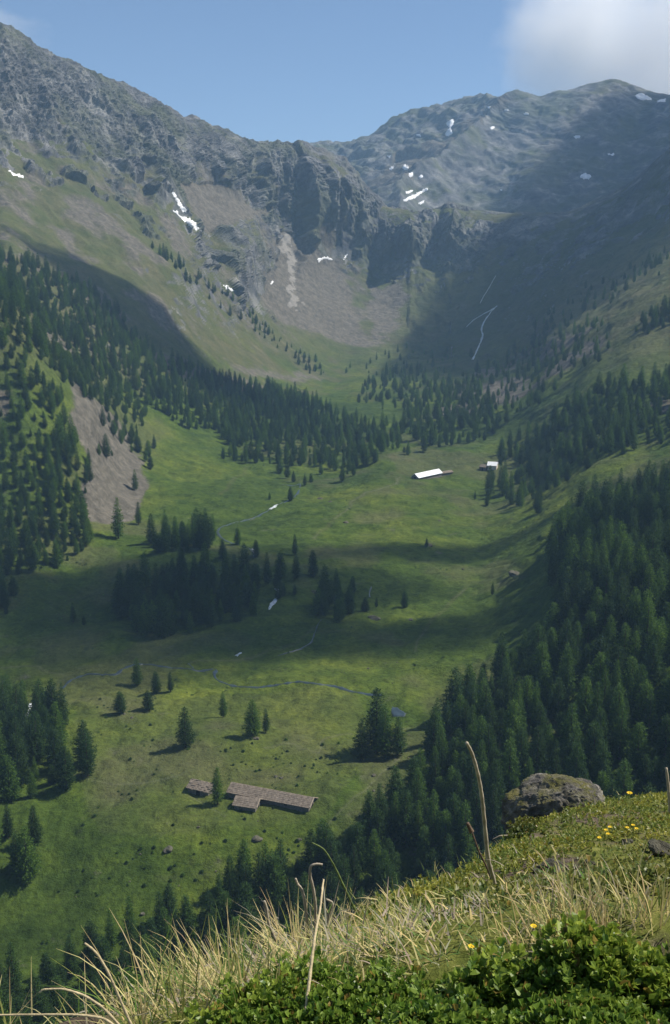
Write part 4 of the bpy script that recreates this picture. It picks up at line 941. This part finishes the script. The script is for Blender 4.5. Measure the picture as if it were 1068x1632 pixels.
V[:, 0] *= .74; V[:, 1] *= .56; V[:, 2] *= .54; V[:, 2] += np.where(V[:, 0] < -.2, (V[:, 0] + .2) * .25, 0)
o = mesh_obj("boulder", V, Fc, M_MOSSY, smooth=False); o.location = bc + Vector((.02, .3, -.05)); o.rotation_euler = (0, R(8), R(8)); tag(o, "big craggy boulder with a mossy top on the crest of the hillside", "boulder")
for (px, py, wpx, lab) in [(878,1388,20,"grey stone half buried in the heath below the big boulder"), (612,1440,17,"pale stone poking out at the crest beside dry grass"), (1056,1362,26,"dark stone in the heath at the picture's edge"), (912,1384,10,"small stone beside the half buried grey one"), (845,1412,9,"little pale stone among brown heath"), (1000,1345,10,"small stone near the yellow flowers"), (855,1390,8,"tiny stone just beside the half buried grey one"), (940,1378,9,"stone flake in the brown soil under the flowers")]:
    p = hill_pt(px, py)
    if p is None: continue
    s = wpx * p.y / F; o = ROCKS[random.randrange(5)].copy(); COL.objects.link(o); o.location = p + Vector((0, 0, .35 * s)); o.scale = (s * 1.3, s, s); o.rotation_euler = (.2, .1, random.uniform(0, 6)); tag(o, lab, "stone")

# ------------------------------------------------------------------ single stalks and flowers
def tube(name, pts, r0, r1, mat, sides=6, parent=None):
    A = np.array([p[:] for p in pts], float); k = len(A); tt = np.linspace(0, k - 1, max(14, k * 5)); A = np.stack([pchip(np.arange(k), A[:, i:i + 1], tt)[:, 0] for i in range(3)], 1)
    T = np.gradient(A, axis=0); T /= np.linalg.norm(T, axis=1, keepdims=True) + 1e-9; V, Fc = [], []; n = len(A)
    for i in range(n):
        a = np.cross(T[i], (0.2, 1, .1)); a /= np.linalg.norm(a); b = np.cross(T[i], a); r = (r0 + (r1 - r0) * i / (n - 1)) * (1 + .12 * math.sin(i * 2.3))
        for s in range(sides): V.append(A[i] + r * (a * math.cos(6.283 * s / sides) + b * math.sin(6.283 * s / sides)))
    for i in range(n - 1):
        for s in range(sides): Fc.append((i * sides + s, i * sides + (s + 1) % sides, (i + 1) * sides + (s + 1) % sides, (i + 1) * sides + s))
    Fc += [tuple(range(sides))[::-1], tuple(range((n - 1) * sides, n * sides))]
    return mesh_obj(name, np.array(V), Fc, mat, parent, smooth=True)
M_STRAW = flat_mat("dry_stalk", (0.47, 0.38, 0.22), 0.3, 30, 0.8); M_BLEACH = flat_mat("bleached_stem", (0.36, 0.31, 0.23), 0.35, 12, 0.85); M_GSTEM = flat_mat("green_stalk", (0.12, 0.16, 0.05), 0.3, 20, 0.7); M_BROWN = flat_mat("brown_stem", (0.13, 0.09, 0.06), 0.3, 20, 0.8)
def along(pts, Y): 
    out = []
    for k, p in enumerate(pts):
        d = Vector(ray_dir(p[0], p[1])); yy = Y if not hasattr(Y, '__len__') else Y[0] + (Y[1] - Y[0]) * k / (len(pts) - 1); out.append(d * (yy / d.y))
    return out
def stalk(pts, Y, wpx, lab, mat, w1=.45):
    yy = Y if not hasattr(Y, '__len__') else sum(Y) / 2; o = tube("grass_stalk", along(pts, Y), wpx * yy / F / 2, wpx * w1 * yy / F / 2, mat); return tag(o, lab, "stalk")
stalk([(797,1442),(786,1400),(778,1368),(772,1310),(768,1270),(762,1235),(752,1200),(744,1184)], (5.6, 5.2), 9, "tall bleached dead stem rising in front of the dark forest", M_BLEACH, .6)
b = tube("grass_stalk", along([(790,1420),(775,1380),(764,1358),(752,1325)], 5.9), .008, .005, M_BROWN); tag(b, "thin brown stem with a dark seed head beside the tall bleached one", "stalk")
tube("seed_head", along([(752,1326),(749,1320),(745,1312)], 5.9), .018, .012, M_BROWN, 6, b)
o = stalk([(484,1645),(490,1590),(497,1530),(504,1480),(510,1450),(514,1415),(516,1402)], (2.1, 2.5), 7, "tall pale straw stalk rising straight through the round dry tuft", M_STRAW)
stalk([(503,1500),(503,1450),(500,1420),(494,1392),(496,1380),(506,1377),(514,1378)], 3.6, 6, "crooked bleached stalk with hooked tip above the round dry tuft", M_BLEACH, .7)
stalk([(492,1500),(486,1440),(481,1418),(474,1408),(471,1400)], 3.6, 6, "short bleached stalk with bent tip left in the round dry tuft", M_BLEACH, .7)
stalk([(440,1500),(428,1470),(424,1445),(421,1436)], 3.6, 6, "short pale stub at the side of the round dry tuft", M_BLEACH, .9)
stalk([(520,1500),(524,1460),(530,1440),(520,1433)], 3.6, 5, "little bent stalk in the round dry tuft nearest the pale stone", M_BLEACH, .8)
stalk([(582,1482),(566,1450),(548,1412),(530,1375),(514,1352),(497,1343)], 4.2, 5, "arching green blade leaning out over the valley", M_GSTEM, .5)
stalk([(212,1640),(190,1590),(170,1545),(150,1515),(135,1503)], 2.2, 6, "straight dry stalk slanting up at the grassy corner", M_STRAW, .6)
stalk([(196,1640),(160,1603),(125,1583),(95,1576),(70,1577),(63,1582)], 2.1, 5, "long dry blade bowing over beside the slanting stalk", M_STRAW, .6)
stalk([(190,1640),(160,1622),(110,1617),(50,1617),(-10,1618),(-60,1620)], 2.05, 5, "dry blade lying almost level at the lowest corner", M_STRAW, .6)
stalk([(1069,1296),(1066,1260),(1062,1224)], 8, 7, "pale broken stem at the very edge above the crest", M_BLEACH, .6)
stalk([(605,1480),(600,1452),(597,1432)], 5, 4, "short straw stalk beside the pale crest stone", M_STRAW); stalk([(910,1365),(905,1345),(898,1330)], 9, 4, "thin straw stalk below the big boulder", M_STRAW)
stalk([(830,1318),(815,1332),(800,1332),(785,1338)], 9.3, 5, "bare pale twig creeping beside the big boulder", M_BLEACH); stalk([(822,1660),(828,1590),(815,1560)], 2.3, 5, "dry stalk standing among the shrub leaves", M_STRAW)
stalk([(1000,1640),(980,1575),(966,1540),(955,1530)], 2.4, 5, "dark green blade crossing the shrub leaves", M_GSTEM)
M_PETAL = flat_mat("yellow_petals", (0.75, 0.5, 0.02), 0.15, 40, 0.6)
def flower(px, py, lab, group, size=1.0):
    p = hill_pt(px, py + 8)
    if p is None: return
    s = size * .012 * (p.y / 2.6) ** .35; hgt = .085 + 10 * p.y / F; e = empty("yellow_flower", p); tag(e, lab, "flower", group); dx = random.uniform(-.02, .02)
    tube("stem", [Vector((0, 0, -.02)), Vector((dx * .4, 0, hgt * .5)), Vector((dx, 0, hgt))], .0015, .0012, M_GSTEM, 5, e); V, Fc = [], []
    for k in range(8):
        a = 6.283 * k / 8; ca, sa = math.cos(a), math.sin(a); n0 = len(V)
        for (r, q, z) in ((.15, 0, 0), (.7, -.32, .25), (1.0, 0, .2), (.7, .32, .25)): V.append((dx + s * (r * ca - q * sa), s * (r * sa + q * ca), hgt + s * z))
        Fc.append((n0, n0 + 1, n0 + 2, n0 + 3))
    mesh_obj("petals", np.array(V), Fc, M_PETAL, e)
for (px, py) in ((745,1556), (796,1551), (838,1524)): flower(px, py, "yellow flower at the edge of the leafy shrub", "yellow flowers by the shrub", 0.8)
for (px, py) in ((962,1338), (972,1333), (958,1352), (1000,1334), (1008,1330), (1012,1336), (965,1345)): flower(px, py, "yellow flower in the heath below the crest", "yellow flowers in the heath", 1.0)
for (px, py) in ((1000,1276),): flower(px, py, "yellow flower standing on the crest beside the big boulder", None, 1.8)
# ------------------------------------------------------------------ clouds (above and beyond the haze)
def blob(name, centre, radii, seed, mat, sub=4, rough=0.35):
    import bmesh
    bm = bmesh.new(); bmesh.ops.create_icosphere(bm, subdivisions=sub, radius=1.0)
    V = np.array([v.co[:] for v in bm.verts]); Fc = np.array([[v.index for v in f.verts] for f in bm.faces]); bm.free()
    V = V * (1 + rough * fbm(V + seed * 7.7, 0.8, 4))[:, None] * np.array(radii)
    o = mesh_obj(name, V, Fc, mat, smooth=True); o.location = centre; return o
def vol_mat(name, dens, aniso=0.3, col=(1, 1, 1), wisp=None):
    m = bpy.data.materials.new(name); m.use_nodes = True; t = m.node_tree; t.nodes.clear(); n = N(t)
    out = n.node("ShaderNodeOutputMaterial"); v = n.node("ShaderNodeVolumePrincipled"); v.inputs['Color'].default_value = (*col, 1)
    v.inputs['Density'].default_value = dens; v.inputs['Anisotropy'].default_value = aniso; n.link(v.outputs[0], out.inputs['Volume'])
    if wisp:
        tc = n.node("ShaderNodeTexCoord").outputs['Generated']
        ln = n.node("ShaderNodeVectorMath", operation='DISTANCE'); n.link(tc, ln.inputs[0]); ln.inputs[1].default_value = (0.5, 0.5, 0.5)
        fall = n.math('SUBTRACT', 1.0, n.math('MULTIPLY', ln.outputs['Value'], 2.3))
        nz_ = n.math('MULTIPLY', n.math('SUBTRACT', n.noise(wisp, 6, 0.62, tc), 0.5), 1.5)
        dd = n.math('MAXIMUM', n.math('ADD', fall, nz_), 0.0)
        n.link(n.math('MULTIPLY', dd, dens), v.inputs['Density'])
    return m
M_SHADE = vol_mat("cloud_vapour", 0.02, 0.5)
def shade_cloud(px, py, rx, ry, z=800, dens=None, seed=0, rz=70, rot=0):
    h = hit(px, py)[0]; t = (z - h.z) / sun_dir.z; c = h + sun_dir * t
    o = blob("cloud", c, (rx, ry, rz), seed, M_SHADE, 4, 0.45); o.rotation_euler = (0, 0, rot)
    tag(o, "flat grey-white cloud drifting above the valley", "cloud", kind="stuff"); return o
SHADES = [  # px, py, half-width x, half-width y, height
 (290, 950, 85, 65, 760, 1), (620, 1010, 62, 22, 760, 2), (250, 530, 170, 55, 900, 3), (890, 460, 125, 220, 950, 5), (905, 365, 120, 190, 1000, 15),
 (700, 880, 50, 14, 760, 9),
]
for (px, py, rx, ry, z, sd_) in SHADES: shade_cloud(px, py, rx, ry, z, seed=sd_)
c = Vector((715, 2090, 250)) + sun_dir * ((1100 - 250) / sun_dir.z)
o = blob("cloud", c, (450, 330, 90), 4, M_SHADE, 4, 0.3); o.rotation_euler = (0, 0, R(53))
tag(o, "broad flat cloud hanging over the right hand mountain", "cloud", kind="stuff")
M_CLOUD = vol_mat("cumulus_vapour", 0.008, 0.3, (1, 1, 1), 3.5)
def far_cloud(px, py, Y, radii, seed):
    d = ray_dir(px, py); c = d * (Y / d[1]); o = blob("cloud", c, radii, seed, M_CLOUD, 4, 0.15)
    tag(o, "white cloud spilling over the summit" if px > 500 else "thin wisp of cloud beside the tall peak", "cloud", kind="stuff"); return o
far_cloud(1055, 92, 3950, (660, 330, 560), 21); far_cloud(925, 62, 3800, (340, 220, 250), 23); far_cloud(-35, 55, 3600, (260, 120, 110), 22)

# ------------------------------------------------------------------ haze
bpy.context.view_layer.update()
lo = np.array([1e9] * 3); hi = -lo
for o in scene.objects:
    if o.type == 'MESH' and not o.name.startswith("cloud"):
        for c in o.bound_box:
            p = o.matrix_world @ Vector(c); lo = np.minimum(lo, p); hi = np.maximum(hi, p)
lo -= np.array([5, 5, 1.0]); hi += np.array([5, 5, 3.0]); lo[1] = min(lo[1], -30)
print("HAZE BOX", lo, hi, [(o.name, min((o.matrix_world @ Vector(c)).z for c in o.bound_box)) for o in scene.objects if o.name.startswith("cloud")])
hv = np.array([(x, y, z) for x in (lo[0], hi[0]) for y in (lo[1], hi[1]) for z in (lo[2], hi[2])])
hz = mesh_obj("haze", hv, [(0,1,3,2),(4,6,7,5),(0,4,5,1),(2,3,7,6),(0,2,6,4),(1,5,7,3)], vol_mat("valley_haze", 0.00015, 0.0, (0.42, 0.68, 1.0)))
tag(hz, kind="stuff")
